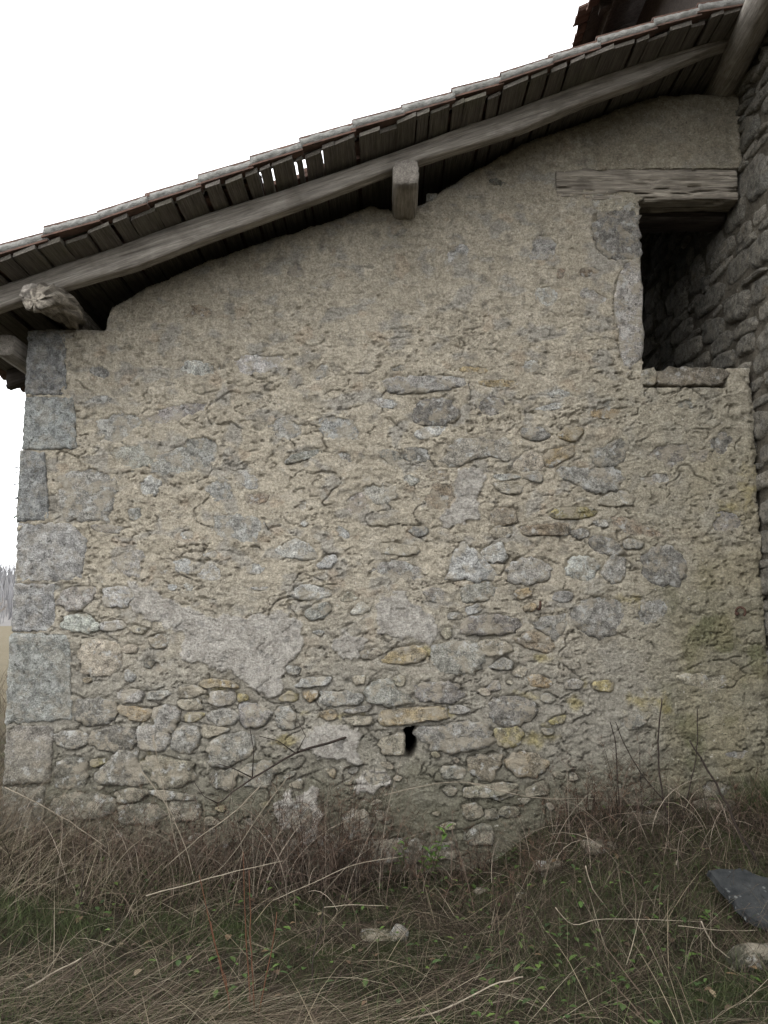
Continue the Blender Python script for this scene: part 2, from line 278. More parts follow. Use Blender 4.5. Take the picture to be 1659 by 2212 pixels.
# ---------------------------------------------------------------- stones traced on the wall
CROP = dict(A=(0, 796, .36), B=(531, 730, .36), C=(1062, 796, .36), D=(0, 1261, .36), E=(531, 1194.5, .36), F=(1062, 1261, .36),
            T=(0, 398, .36), U=(531, 133, .36), N=(1128, 332, .32), G=(531, 1659, .36))
STONES = """
A g 4 375,630 610,620 715,680 640,870 650,910 400,910 370,840
A g 1 590,320 700,265 830,280 840,330 770,400 690,455 610,410
A g 1 890,290 960,255 1080,215 1240,210 1220,250 1110,290 980,325 900,320
A g 1 520,190 560,170 660,165 680,200 600,210 530,205
A g 3 660,515 700,470 930,460 940,540 880,570 800,610 760,570
A g 3 930,600 980,520 1110,480 1120,410 1290,420 1320,500 1270,580 1150,610 1000,625
A l 0 830,700 890,645 960,680 930,750 870,770
A l 0 1390,620 1450,600 1540,660 1530,720 1440,690
A g 0 1240,720 1330,650 1390,700 1400,790 1320,800
A b 2 1460,760 1610,755 1600,800 1500,820
A g 1 770,850 830,840 850,890 790,910
A g 2 550,950 600,935 730,950 690,985 580,980
A g 1 1275,900 1340,875 1540,900 1570,960 1530,1040 1400,1030 1280,980
A l 2 1080,985 1150,975 1165,1010 1100,1025
A g 0 690,1120 780,1095 860,1110 820,1190 830,1250 770,1240 700,1180
A l 1 1040,1160 1130,1150 1140,1220 1060,1220
A l 1 1230,1110 1270,1090 1310,1105 1290,1130 1220,1125
A l 1 1500,1180 1560,1170 1580,1220 1510,1240
A l 2 1190,1240 1250,1160 1330,1210 1310,1270 1220,1260
A b 1 945,1230 1040,1180 1060,1190 1000,1240
A g 8 350,1370 400,1320 560,1310 570,1340 510,1440 400,1455 350,1420
A l 8 615,1320 780,1305 790,1400 740,1430 640,1435 615,1390
A g 5 190,1300 340,1300 350,1325 210,1330
A l 2 1000,1300 1060,1295 1050,1325 1005,1328
A l 2 1100,1290 1160,1290 1150,1330 1110,1330
A l 3 1500,1315 1610,1310 1560,1335
D l 10 370,230 410,190 500,180 560,210 590,250 580,290 480,295 370,265
D l 8 600,240 640,222 740,225 745,265 680,290 605,285
D m 5 465,430 500,350 590,330 690,365 735,420 710,510 600,560 490,520
D m 6 720,380 780,360 830,380 820,415 740,420
D m 5 880,330 950,305 1000,330 990,380 920,390
D m 3 920,230 970,230 975,270 920,280
D d 14 470,700 600,690 690,710 695,780 650,840 500,850 440,780
D g 10 690,640 830,635 870,660 840,710 720,715
D g 8 880,650 990,640 1030,660 960,700 880,690
D o 12 695,735 800,735 900,760 880,820 810,830 720,780
D g 10 910,750 990,735 1065,745 1070,800 1040,890 950,880 915,800
D m 8 1070,620 1180,610 1240,650 1150,690 1080,680
D m 8 1065,700 1200,690 1210,755 1080,760
D y 6 1100,775 1230,775 1200,820 1110,840
D g 12 1250,650 1330,645 1410,650 1410,720 1290,740 1255,700
D y 6 1425,660 1480,670 1490,700 1425,715
D g 12 1240,800 1290,755 1400,750 1425,800 1400,850 1300,855
D g 10 1435,740 1490,710 1570,750 1600,800 1560,865 1450,860
D m 10 1200,850 1330,860 1380,880 1300,915 1230,930
D g 14 1240,1000 1290,930 1420,895 1510,930 1530,1010 1450,1060 1340,1110 1250,1080
D o 8 1180,590 1280,570 1400,590 1430,630 1300,615 1240,635
D g 10 330,900 400,880 510,900 525,960 440,1000 340,970
D d 12 540,900 640,860 790,870 810,960 760,1005 600,1000 545,950
D g 6 810,870 900,850 1000,900 1015,960 960,1005 830,995
D g 8 1030,900 1110,850 1190,865 1195,960 1130,1020 1020,995
D d 10 330,1080 400,1045 510,1060 520,1180 480,1230 340,1220
D y 8 530,1060 635,1045 635,1080 550,1105
D g 14 640,1085 690,1010 820,1005 812,1060 850,1140 870,1205 700,1210 580,1190 575,1130
D m 10 830,1070 900,1045 1030,1055 1150,1085 1160,1175 1060,1225 960,1225 890,1140
D m 8 540,1218 630,1214 600,1240
D m 12 690,1260 760,1230 880,1240 875,1290 760,1320 700,1310
D d 8 890,1245 1000,1242 1180,1275 1160,1300 960,1300
D d 8 300,1285 520,1250 670,1285 660,1400 420,1420 310,1380
D d 8 700,1335 900,1325 1000,1380 920,1450 720,1440
D d 8 1010,1310 1200,1315 1190,1420 1040,1430
D d 6 1260,1120 1420,1120 1400,1240 1280,1230
D g 6 1440,1110 1600,1060 1655,1100 1620,1220 1470,1220
E l 8 280,260 300,200 420,190 510,230 500,268 350,288
E g 12 355,345 420,305 490,298 520,330 480,380 400,410 360,380
E l 6 620,350 700,285 750,340 700,370 640,375
E l 6 420,70 460,30 530,0 545,50 520,90 440,95
E m 6 560,270 620,230 680,270 650,290 580,295
E g 1 770,120 810,60 940,60 1060,100 1090,150 960,160 860,150
E l 2 0,80 70,60 110,90 60,130 10,120
E g 3 1080,230 1150,210 1220,240 1220,290 1100,290
B l 10 1230,1320 1300,1235 1390,1280 1490,1400 1505,1450 1190,1455 1235,1400
B l 12 1410,1285 1500,1230 1560,1290 1565,1340 1480,1345 1420,1320
E g 5 1280,230 1320,190 1480,180 1500,250 1430,285 1310,300
E d 14 1300,440 1340,385 1500,370 1640,400 1640,450 1560,490 1310,490
E l 5 1310,335 1400,300 1420,350 1330,375
E o 10 820,640 880,590 980,560 1060,560 1080,600 1060,650 960,665 840,660
E m 6 680,590 780,570 820,600 780,640 700,640
E g 6 1110,560 1270,530 1380,545 1425,620 1395,720 1280,730 1140,700
E m 8 1395,530 1530,520 1620,580 1530,615 1440,620
E g 8 1450,690 1540,635 1600,660 1590,700
E l 14 300,800 350,750 510,745 500,790 370,810
E y 10 200,880 250,825 310,845 310,890 220,895
E o 10 345,830 430,825 440,860 390,900 350,870
E g 6 450,835 600,830 700,855 680,910 500,920 445,890
E g 12 715,850 760,770 870,760 900,820 1000,870 980,910 840,920 740,900
E d 12 1010,860 1030,790 1240,770 1310,840 1270,890 1200,905 1060,890
E m 7 640,740 715,735 715,785 650,795
E m 7 885,740 960,740 950,800 900,800
E d 8 580,950 640,930 760,912 740,950 630,965
E m 10 590,1000 640,980 760,985 760,1030 620,1035
E o 15 800,1000 830,950 1000,932 1190,925 1190,1000 1080,1008 960,1028 830,1038
E g 16 1035,1050 1130,1045 1400,1005 1490,1110 1440,1160 1250,1200 1150,1180 1045,1110
E m 16 790,1160 830,1110 930,1088 952,1110 940,1210 840,1215
E g 10 1220,920 1290,915 1360,940 1300,970 1220,960
E y 7 1490,1055 1655,1045 1655,1150 1530,1170 1500,1100
E b 12 1340,1220 1540,1210 1535,1260 1480,1365 1400,1360 1330,1290
E g 8 1160,1290 1290,1275 1325,1330 1290,1360 1180,1350
E m 10 1310,1430 1400,1395 1620,1388 1600,1440 1450,1475 1320,1470
E g 8 0,930 100,930 160,960 110,1040 0,1045
E g 8 180,940 260,920 300,990 280,1060 190,1060
E o 6 430,960 530,940 560,990 480,1010
E l 3 700,1320 830,1310 870,1380 760,1400 700,1370
G m 10 1280,230 1390,210 1430,290 1330,320
G m 10 1435,260 1500,240 1520,300 1440,320
G m 10 1300,128 1375,120 1375,180 1310,180
G g 10 1310,400 1420,330 1500,380 1480,460 1350,460
G g 8 580,280 720,250 760,380 720,440 600,420
G g 8 740,445 900,430 970,480 860,580 700,560 640,490
G d 8 990,440 1080,450 1060,560 960,590 930,520
G d 8 1100,465 1250,445 1280,540 1120,560
G l 6 250,250 330,200 400,260 390,380 280,400
G d 6 420,420 560,400 600,520 480,560
G d 6 200,440 320,430 390,520 260,560
B g 6 830,280 900,230 1090,225 1300,230 1335,280 1260,300 1080,325 880,335
B d 8 990,440 1060,365 1200,365 1290,450 1270,500 1180,520 1030,520
B l 3 1020,590 1050,540 1200,535 1160,580 1080,605
B g 2 850,190 880,165 965,165 950,195
B l 1 760,365 800,360 910,380 880,415 800,410
B l 0 -50,150 0,110 60,100 230,100 210,170 110,195 0,215 -40,200
B g 0 400,200 470,150 500,200 480,240 420,250
B g 1 150,510 200,480 280,490 330,560 250,610 170,590
B l 1 450,530 490,475 590,480 690,560 650,600 500,605
B g 6 240,730 300,690 460,660 440,700 330,740 250,750
B g 2 540,690 580,665 640,680 630,740 570,730
B d 3 790,680 850,670 940,690 925,750 880,760 810,710
B d 3 950,680 1000,660 1100,655 1095,740 960,740
B p 6 1190,720 1230,640 1300,600 1450,620 1580,600 1600,690 1560,750 1510,710 1380,720 1280,775 1210,770
B m 3 1140,640 1190,640 1170,700 1130,690
B o 2 1270,180 1350,170 1450,185 1420,210 1280,205
B o 3 1410,260 1560,250 1620,270 1580,295 1430,285
B d 1 1390,400 1460,350 1540,380 1530,440 1420,470
B b 3 1080,830 1140,795 1200,800 1220,850 1150,865
B b 3 1085,960 1130,880 1245,870 1250,980 1170,1030 1100,1010
B g 1 940,850 980,820 1040,850 1000,885
B p 0 600,1010 630,940 690,920 740,1000 700,1055 640,1045
B g 2 700,910 730,880 890,890 890,960 830,990 760,985
B g 7 970,1160 1010,1130 1090,1135 1100,1170 1040,1200
B l 3 530,1150 570,1115 630,1170 630,1210 560,1190
B l 0 320,1110 350,1090 380,1110 350,1130
B l 5 170,1290 240,1220 330,1210 410,1270 440,1320 370,1335 250,1320
B l 0 0,840 50,860 70,900 0,900
B l 0 320,1000 360,980 380,1030 330,1040
B m 4 800,1250 840,1220 1040,1260 1050,1290 940,1310 820,1290
C g 8 170,380 200,355 310,350 350,410 280,435 200,420
C o 8 405,400 430,350 540,350 545,400 520,440 420,420
C o 2 590,270 640,240 770,250 740,300 620,290
C g 1 640,200 720,190 710,240 640,230
C m 6 140,560 230,480 300,530 320,600 260,620 150,600
C o 8 310,530 345,490 490,460 480,530 400,580 330,590
C d 4 590,480 680,470 750,420 815,450 800,530 740,590 620,580
C g 8 400,590 560,597 760,595 790,680 720,740 600,740 510,700 420,660
C m 6 620,800 700,750 800,730 860,780 840,820 720,830
C l 8 200,640 300,630 310,690 210,670
C l 8 0,640 100,630 170,640 150,665 40,670
C m 6 0,685 100,685 190,700 170,750 50,750
C y 8 340,880 400,840 560,830 640,860 570,900 380,900
C g 6 600,920 690,900 700,950 640,950
C b 8 0,840 140,840 170,910 100,940 0,930
C m 7 0,960 120,945 120,1010 0,1020
C b 8 180,950 300,930 450,930 460,1000 340,1000 200,1005
C d 6 470,980 560,950 600,1000 520,1030
C d 6 580,1050 620,1005 730,1020 790,1090 760,1130 640,1110
C g 9 790,1040 830,1020 920,1040 900,1080 805,1085
C b 2 740,890 830,900 990,980 1080,1000 900,1010 760,960
C d 5 900,1150 970,1080 1060,1060 1140,1120 1180,1210 1130,1300 1000,1300 910,1240
C l 14 440,1220 490,1130 600,1130 660,1190 580,1280 500,1260
C g 9 670,1190 715,1120 800,1140 800,1260 720,1290 665,1240
C g 9 90,1240 130,1160 260,1130 350,1190 340,1260 220,1300 110,1280
C l 6 0,1060 70,1040 100,1150 0,1165
C g 9 360,1380 390,1340 480,1340 490,1390 410,1410
C o 7 130,1340 220,1310 250,1360 170,1390
C d 0 1320,420 1400,380 1460,440 1390,520 1330,480
C d 1 930,520 1030,460 1170,450 1160,540 1050,600 1000,540
C d 0 1200,500 1300,490 1280,560 1210,540
C g 0 1340,920 1380,860 1490,890 1500,950 1400,975 1340,970
C g 1 880,660 950,640 1070,630 1060,680 960,700
C d 0 1110,200 1200,180 1210,230 1130,240
C l 0 340,150 400,120 480,150 420,180
C l 0 270,240 400,200 430,230 340,250
F o 8 190,140 230,110 270,130 260,165 200,165
F g 7 240,240 300,210 430,180 450,220 420,310 380,350 290,270
F g 5 470,190 540,110 640,70 760,110 800,200 740,290 630,335 520,260
F b 10 130,340 240,280 330,310 385,380 350,415 220,390
F g 3 890,180 900,110 1000,100 1050,150 1000,220 880,240
F g 8 20,470 70,440 130,470 120,515 20,515
F o 6 220,560 280,540 370,590 330,630 230,610
F g 6 440,600 500,565 560,600 520,635 450,630
F d 13 0,690 130,680 250,710 280,760 200,850 60,850 0,800
F y 6 610,600 680,575 740,600 720,650 620,640
F d 2 760,800 880,790 920,840 840,880 770,850
F o 9 70,1090 150,1010 250,1020 340,1080 290,1150 170,1160
F m 10 0,1200 60,1195 150,1210 140,1270 50,1300 0,1290
F m 8 210,1230 300,1190 350,1230 330,1270 220,1280
F m 7 150,1290 240,1290 200,1330
F m 9 30,1380 80,1340 160,1340 170,1390 90,1410
F g 3 1260,1210 1330,1180 1430,1210 1380,1280 1270,1270
F m 1 1130,560 1180,545 1400,560 1420,590 1300,640 1180,600
F l 1 1380,1030 1480,1000 1540,1010 1500,1050
U l 0 1210,1160 1240,1120 1300,1090 1345,1120 1310,1190 1240,1210
U d 0 230,1260 290,1215 350,1250 350,1290 250,1290
U d 0 1460,710 1510,690 1580,720 1540,750 1480,740
U d 0 1090,790 1150,795 1120,840 1090,830
T b 0 1110,810 1170,720 1270,760 1250,800 1160,790
T l 0 1100,1100 1150,1060 1280,1080 1300,1130 1200,1150 1110,1130
T g 0 540,1110 590,1090 650,1110 640,1160 550,1150
N g 1 60,690 80,560 170,550 240,600 220,690 100,720
N l 1 90,920 200,910 250,980 200,1030 120,1000
N g 1 380,950 420,905 500,930 580,990 500,1030 430,1000
N b 1 240,780 290,770 280,830 240,830
N b 1 380,780 500,760 560,790 430,830
N l 1 0,1410 100,1390 110,1450 30,1490
N d 9 480,470 510,395 780,385 792,715 560,700 500,600
N g 9 650,860 700,735 795,735 822,1400 680,1390 620,1000
N m 3 480,320 480,275 760,280 770,375 510,385
"""
QUOINS = [[(58, 716), (140, 716), (143, 852), (52, 853)], [(51, 858), (160, 860), (166, 968), (42, 970)], [(42, 975), (96, 976), (106, 1122), (34, 1125)],
          [(34, 1131), (158, 1133), (188, 1170), (176, 1253), (25, 1254)], [(25, 1261), (118, 1264), (120, 1360), (18, 1364)],
          [(18, 1370), (150, 1372), (154, 1552), (10, 1560)], [(10, 1567), (115, 1572), (108, 1690), (4, 1696)], [(4, 1702), (98, 1702), (90, 1850), (-4, 1850)]]
SC_COL = dict(g=(.325, .315, .288), l=(.43, .427, .405), d=(.225, .217, .195), m=(.37, .34, .275), b=(.27, .22, .165), o=(.37, .295, .185), y=(.35, .305, .16), p=(.32, .29, .26))
polys = []        # (array (k,2) of wall x,z ; class ; proud metres)
for ln in STONES.strip().splitlines():
    tk = ln.split(); cx, cy, s = CROP[tk[0]]
    p = np.array([[float(a) for a in q.split(',')] for q in tk[3:]])
    x, z = W(cx+p[:, 0]*s, cy+p[:, 1]*s, YW)
    polys.append((np.stack([x, z], 1), tk[1], float(tk[2])/1000))
def sdist(poly, X, Z):
    """signed distance, positive inside"""
    d = np.full(X.shape, 1e9); ins = np.zeros(X.shape, bool); k = len(poly)
    for i in range(k):
        ax, az = poly[i]; bx, bz = poly[(i+1) % k]
        ex, ez = bx-ax, bz-az; L = ex*ex+ez*ez+1e-12
        t = np.clip(((X-ax)*ex+(Z-az)*ez)/L, 0, 1)
        d = np.minimum(d, np.hypot(X-ax-t*ex, Z-az-t*ez))
        c = ((az > Z) != (bz > Z)) & (X < (bx-ax)*(Z-az)/(bz-az+1e-12)+ax); ins ^= c
    return np.where(ins, d, -d)
def chaikin(p, it, q=.25):
    for _ in range(it):
        n = np.roll(p, -1, 0); p = np.stack([p*(1-q)+n*q, p*q+n*(1-q)], 1).reshape(-1, 2)
    return p
# small stones wedged between the traced ones in the lower, open-jointed part of the wall
HOLE = chaikin(np.stack(W(np.array([870, 905, 902, 897, 878, 872]), np.array([1573, 1568, 1590, 1632, 1640, 1600]), YW), 1), 1)
CEM = [[(985, 1012), (1035, 1014), (1050, 1025), (1042, 1054), (1032, 1076), (1038, 1122), (995, 1133), (960, 1140), (945, 1119), (981, 1090)],
       [(275, 1255), (320, 1270), (400, 1310), (450, 1330), (530, 1330), (600, 1320), (650, 1340), (655, 1400), (620, 1430), (605, 1500), (580, 1512), (545, 1490), (500, 1450), (440, 1440), (385, 1420), (400, 1370), (330, 1350), (285, 1320)],
       [(820, 1290), (870, 1280), (900, 1310), (930, 1330), (945, 1370), (930, 1395), (900, 1385), (820, 1370), (812, 1310)],
       [(715, 1385), (745, 1365), (790, 1380), (780, 1420), (740, 1425)], [(660, 1600), (690, 1555), (770, 1575), (782, 1650), (700, 1640), (655, 1620)],
       [(640, 1720), (690, 1700), (700, 1800), (650, 1830)], [(782, 1668), (830, 1662), (852, 1700), (800, 1712), (760, 1708)], [(590, 1730), (625, 1715), (640, 1790), (605, 1800)]]
CEM = [np.stack(W(np.array(c)[:, 0], np.array(c)[:, 1], YW), 1) for c in CEM]
allp = [p for p, _, _ in polys]+[HOLE]
QP = [np.stack(W(np.array(q)[:, 0], np.array(q)[:, 1], YW), 1) for q in QUOINS]
tries = 0; fill = 0
cens = np.array([p.mean(0) for p in allp+QP]).tolist(); rads_ = [np.hypot(*(p-p.mean(0)).T).max() for p in allp+QP]; pl_ = allp+QP
while tries < 4000 and fill < 45:
    tries += 1
    px_, py_ = rng.uniform(150, 1250), rng.uniform(1290, 1830)
    if rng.random() > sstep(1250, 1480, py_) or (px_ > 1150 and py_ < 1500): continue
    x, z = W(px_, py_, YW); r = rng.uniform(.025, .062)
    asp = rng.uniform(.45, .8)
    near_ = [pl_[i] for i in range(len(pl_)) if math.hypot(cens[i][0]-x, cens[i][1]-z) < rads_[i]+r+.02]
    if any(np.any(sdist(p, np.array([x-r, x, x+r, x, x]), np.array([z, z-r*asp, z, z+r*asp, z])) > -.012) for p in near_): continue
    if any(sdist(c, np.array([x]), np.array([z]))[0] > -.02 for c in CEM): continue
    k = 5; a = np.sort(rng.uniform(0, 2*np.pi, k)*.14+np.arange(k)*2*np.pi/k)
    rr = r*rng.uniform(.75, 1.15, k); rot = rng.normal(0, .2)
    q = np.stack([rr*np.cos(a), rr*asp*np.sin(a)], 1); q = q@np.array([[math.cos(rot), math.sin(rot)], [-math.sin(rot), math.cos(rot)]])+[x, z]
    cl = rng.choice(list('ggmmmloyd')); polys.append((q, cl, rng.uniform(.004, .011))); pl_.append(q); cens.append([float(x), float(z)]); rads_.append(r*1.2); fill += 1

# ---------------------------------------------------------------- the barn: wall
XL, XR = -2.365, 2.425
barn = thing('lean_to_barn', 'old stone lean-to barn with crumbling mortar and a sloping tiled roof', 'barn', (0, YW, 0))
DX = .0075
xs = np.arange(XL, XR+.03, DX); zs = np.arange(-.3, 5.27, DX)
X, Z = np.meshgrid(xs, zs); DPX, DPY = PX(X, YW, Z)
und = .016*fbm(X*1.6, Z*1.6, 3, 1)
wx = X+.05*fbm(X*5, Z*5, 3, 4); wz = Z+.05*fbm(X*5, Z*5, 3, 8)
lump = fbm(X*11, Z*15, 4, 12)
n2 = fbm(wx*6.5, wz*13, 4, 20, .55)                                  # ledges of crumbled mortar
k_ = n2*4.2; led = np.floor(k_)+sstep(.0, .35, k_-np.floor(k_))
ledm = sstep(-.25, .35, fbm(X*2.2, Z*2.2, 3, 26))
fine = fbm(X*45, Z*55, 3, 30)
H = und+.0085*lump+.0062*(led-.5)*(.25+.75*ledm)*(.45+.55*sstep(450, 900, DPY))+.0055*fine
kx = X+.035*fbm(X*3, Z*3, 2, 46)+.006*fbm(X*20, Z*20, 2, 48); kz = Z+.035*fbm(X*3+5, Z*3, 2, 47)+.008*fbm(X*18, Z*18, 2, 49)
cw = np.abs(fbm(kx*2.6, kz*5.6, 2, 50, .38)); cm = sstep(-.08, .10, fbm(X*2.2, Z*2.5, 2, 56))*(.35+.65*sstep(600, 1000, DPY))
crack = sstep(.015, .006, cw)*cm*.8
cw2 = np.abs(fbm(kx*4+9, kz*12, 2, 60, .4)); cm2 = sstep(.0, .2, fbm(X*3+7, Z*4, 2, 66))*sstep(500, 800, DPY)
crack = np.maximum(crack, sstep(.026, .010, cw2)*cm2*.6)
low = sstep(1250, 1560, DPY-.05*np.abs(DPX-700))              # the lower wall has lost its pointing
lowr = low*sstep(1500, 1200, DPX)
H = H-.010*lowr
wob = .030*fbm(X*13, Z*15, 4, 70, .62)
cemm = np.zeros(X.shape)
for c in CEM:
    sd_ = sdist(c, X, Z)+.055*fbm(X*11, Z*13, 4, 72, .6); cemm = np.maximum(cemm, sstep(-.002, .004, sd_))
Hc = und+.006+.0018*lump+.0012*fine
H = H*(1-cemm)+Hc*cemm
pits = sstep(.30, .48, fbm(kx*17, kz*34, 2, 240, .5))*sstep(-.25, .2, fbm(X*3, Z*3, 2, 243))
H = H-.032*crack*(1-.5*cemm)-.018*pits*(1-.7*cemm)*(.35+.65*sstep(420, 800, DPY))
insd = np.full(X.shape, -1.)
for p, cl, pr_ in polys+[(q, 'q', .006) for q in QP]:
    x0, z0 = p.min(0)-.06; x1, z1 = p.max(0)+.06
    i0, i1 = np.searchsorted(xs, [x0, x1]); j0, j1 = np.searchsorted(zs, [z0, z1]); sl = (slice(j0, j1), slice(i0, i1))
    if i1 <= i0 or j1 <= j0: continue
    wk = {True: 1.05, False: .95}[pr_ < .005] if cl != 'q' else .75
    s = sdist(chaikin(p, 1, .18), X[sl], Z[sl])+wob[sl]*wk-(0 if pr_ >= .005 else .0)
    H[sl] = H[sl]-.034*sstep(-.002, .016, s)                  # bed of the stone
    if pr_ >= .004:                                           # open joint round a stone that stands proud
        ring = sstep(-.022, -.004, s)*sstep(.012, 0, s)*sstep(-.15, .25, fbm(X[sl]*7, Z[sl]*7, 2, 75)+.25)
        H[sl] = H[sl]-.017*ring*min(1, pr_/.010)*(cl != 'q')
    else:                                                     # a crack along part of its edge
        ring = sstep(-.010, -.002, s)*sstep(.008, 0, s)*sstep(.0, .3, fbm(X[sl]*7, Z[sl]*7, 2, 76))
        H[sl] = H[sl]-.008*ring
    insd[sl] = np.maximum(insd[sl], s)
# openings and edges
zt = np.interp(X, *zip(*[(float(W(a, b, YW)[0]), float(W(a, b, YW)[1])) for a, b in
     [(40, 713), (120, 709), (205, 709), (226, 712), (230, 690), (237, 664), (262, 648), (330, 610), (430, 568), (560, 520), (700, 478), (800, 440), (846, 452), (910, 440), (1000, 378), (1130, 306), (1250, 264), (1400, 207), (1480, 199), (1600, 199)]]))
zt = zt+.018*fbm(X*9, X*0+3, 3, 80)*(X > -1.75)
top_m = Z < zt+.004*fine
zsill = float(W(1391, 793, YW)[1]); zlin = float(W(1480, 432, YW)[1]); zltop = float(W(1400, 366, YW)[1]); xlin = float(W(1201, 390, YW)[0])
xj = np.interp(Z, [zsill, zlin], [1.722, 1.740])+.006*fbm(Z*9, Z*0, 3, 82)
opening = (X > xj) & (Z > zsill-.12) & (Z < zlin+.03)
sill_b = (X > xj) & (X < 2.27+.02*perlin(Z*20, Z*0, 83)) & (Z > zsill-.135) & (Z <= zsill)
lintel = (X > xlin+.006*perlin(Z*30, Z*0, 84)) & (Z > zlin-.02+.10*sstep(1.74, 1.70, X)+.012*fbm(X*8, X*0, 2, 85)) & (Z < zltop+.012*fbm(X*7, X*0, 3, 86)-.014*sstep(1.45, 1.2, X))
sillrow = (X > xj) & (Z > zsill-.005) & (Z < zlin+.03)
hole = (sdist(HOLE, X, Z)+.01*fbm(X*20, Z*20, 2, 87)) > 0
clear = (X < XR+.016+.040*fbm(Z*5, Z*0+2, 4, 89, .6)+.010*fbm(X*9, Z*14, 2, 79)) | (Z > 4.30+.02*fbm(X*9, Z*9, 2, 77))
keep = clear & top_m & ~sillrow & ~lintel & ~hole & ~sill_b
# rounded arrises
H = H-.016*sstep(XR-.05, XR+.02, X+.02*fbm(Z*6, Z*0+1, 3, 88))**2*sstep(4.3, 4.1, Z)+.02*sstep(XR-.05, XR+.03, X)*sstep(4.2, 4.4, Z)
H = H-.02*sstep(zt-.04, zt, Z)
# colours of the mortar itself
base = np.empty(X.shape+(3,)); base[:] = (.475, .431, .347)
f1 = sstep(-.3, .35, fbm(X*2.4, Z*3, 4, 90)); base = mixc(base, (.425, .384, .307), f1)
f2 = sstep(.08, .35, fbm(X*6+3, Z*8, 4, 91)); base = mixc(base, (.525, .482, .40), f2*.6)
gp = sstep(.10, .30, fbm(wx*4.5, wz*6.5, 4, 92)); base = mixc(base, (.36, .345, .31), gp*.75)           # thin skin over stone
dk = sstep(.22, .42, fbm(wx*8, wz*9, 3, 93)); base = mixc(base, (.24, .225, .19), dk*.55)
pk = sstep(.30, .45, fbm(X*5+20, Z*6, 3, 94)); base = mixc(base, (.44, .36, .27), pk*.5)
rg = sstep(1180, 1420, DPX+60*fbm(X*3, Z*3, 3, 95))*sstep(700, 900, DPY); base = mixc(base, (.36, .335, .265), rg*.65)   # greyer by the house
lg = sstep(1180, 1560, DPY+120*fbm(X*2.5, Z*2.5, 3, 96)); base = mixc(base, (.325, .31, .268), lg*.85)
al = sstep(1380, 1500, DPX+70*fbm(X*4, Z*4, 3, 97))*sstep(1190, 1330, DPY+60*fbm(X*5, Z*5, 2, 98)); base = mixc(base, (.27, .252, .175), al*.65)
al2 = al*sstep(.05, .3, fbm(X*4, Z*3.2, 4, 99)); base = mixc(base, (.13, .135, .065), al2*.7)
mg = sstep(1540, 1760, DPY+90*fbm(X*4, Z*4, 3, 101)); base = mixc(base, (.145, .14, .10), mg*.85)
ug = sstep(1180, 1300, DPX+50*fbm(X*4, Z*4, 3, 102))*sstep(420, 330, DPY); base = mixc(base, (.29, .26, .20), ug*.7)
yl = np.zeros(X.shape)
for (a, b, ra, rb) in [(1615, 1040, 34, 55), (1575, 1100, 55, 28), (1395, 1515, 45, 26), (1425, 1525, 30, 35), (1130, 1500, 30, 18), (1245, 1520, 25, 25), (470, 1500, 60, 25), (330, 1555, 60, 18), (560, 1470, 40, 16),
                      (1160, 1590, 60, 28), (740, 1545, 80, 12), (930, 1540, 90, 14), (620, 1600, 40, 20), (300, 1650, 60, 25), (1410, 1310, 30, 12), (1260, 1475, 20, 12), (920, 1410, 40, 18), (1180, 1420, 40, 14), (1350, 1300, 40, 20)]:
    e = 1-np.hypot((DPX-a)/ra/1.3, (DPY-b)/rb/1.3)+1.2*fbm(X*12+a, Z*12, 4, 103); yl = np.maximum(yl, sstep(.3, 1.1, e))
base = mixc(base, (.38, .315, .10), yl*.5)
bs = sstep(1330, 1600, DPX+80*fbm(X*3, Z*3, 3, 106))*sstep(880, 1050, DPY)*sstep(-.3, .3, fbm(X*4+3, Z*4, 3, 107)); base = mixc(base, (.34, .30, .195), bs*.45)
cc = mixc(mixc(base*0+np.array((.45, .43, .392)), (.37, .35, .315), sstep(-.2, .3, fbm(X*9, Z*9, 4, 104))), (.24, .235, .22), sstep(.2, .4, fbm(X*15, Z*15, 3, 105))*.6)
base = base*(1-cemm[..., None])+cc*cemm[..., None]
idx = np.arange(X.size).reshape(X.shape)
kq = keep[:-1, :-1] & keep[1:, :-1] & keep[:-1, 1:] & keep[1:, 1:]
quads = np.stack([idx[:-1, :-1], idx[:-1, 1:], idx[1:, 1:], idx[1:, :-1]], -1)
V = np.stack([X, YW-H, Z], -1).reshape(-1, 3)
# the thickness of the wall: every open edge runs back 0.45 m
kp = np.pad(kq, 1)
sides = []
for (di, dj, a, b) in ((-1, 0, 0, 1), (1, 0, 2, 3), (0, -1, 3, 0), (0, 1, 1, 2)):
    m_ = kq & ~kp[1+di:kp.shape[0]-1+di, 1+dj:kp.shape[1]-1+dj]
    sides.append(np.stack([quads[m_][:, b], quads[m_][:, a]], 1))
sides = np.concatenate(sides); uq, inv = np.unique(sides, return_inverse=True); inv = inv.reshape(-1, 2)
Vb = V[uq].copy(); Vb[:, 1] = YW+.45
allV = np.concatenate([V, Vb]); nb = len(V)
q2 = np.stack([sides[:, 0], sides[:, 1], nb+inv[:, 1], nb+inv[:, 0]], 1)
allQ = np.concatenate([quads[kq], q2])
used, inv2 = np.unique(allQ, return_inverse=True); allQ = inv2.reshape(-1, 4)
colV = np.concatenate([base.reshape(-1, 3), np.tile((.22, .19, .15), (len(Vb), 1))])[used]
wall = link('wall', mesh_np('wall', allV[used], allQ, colV, smooth=True), M['mortar'], barn)

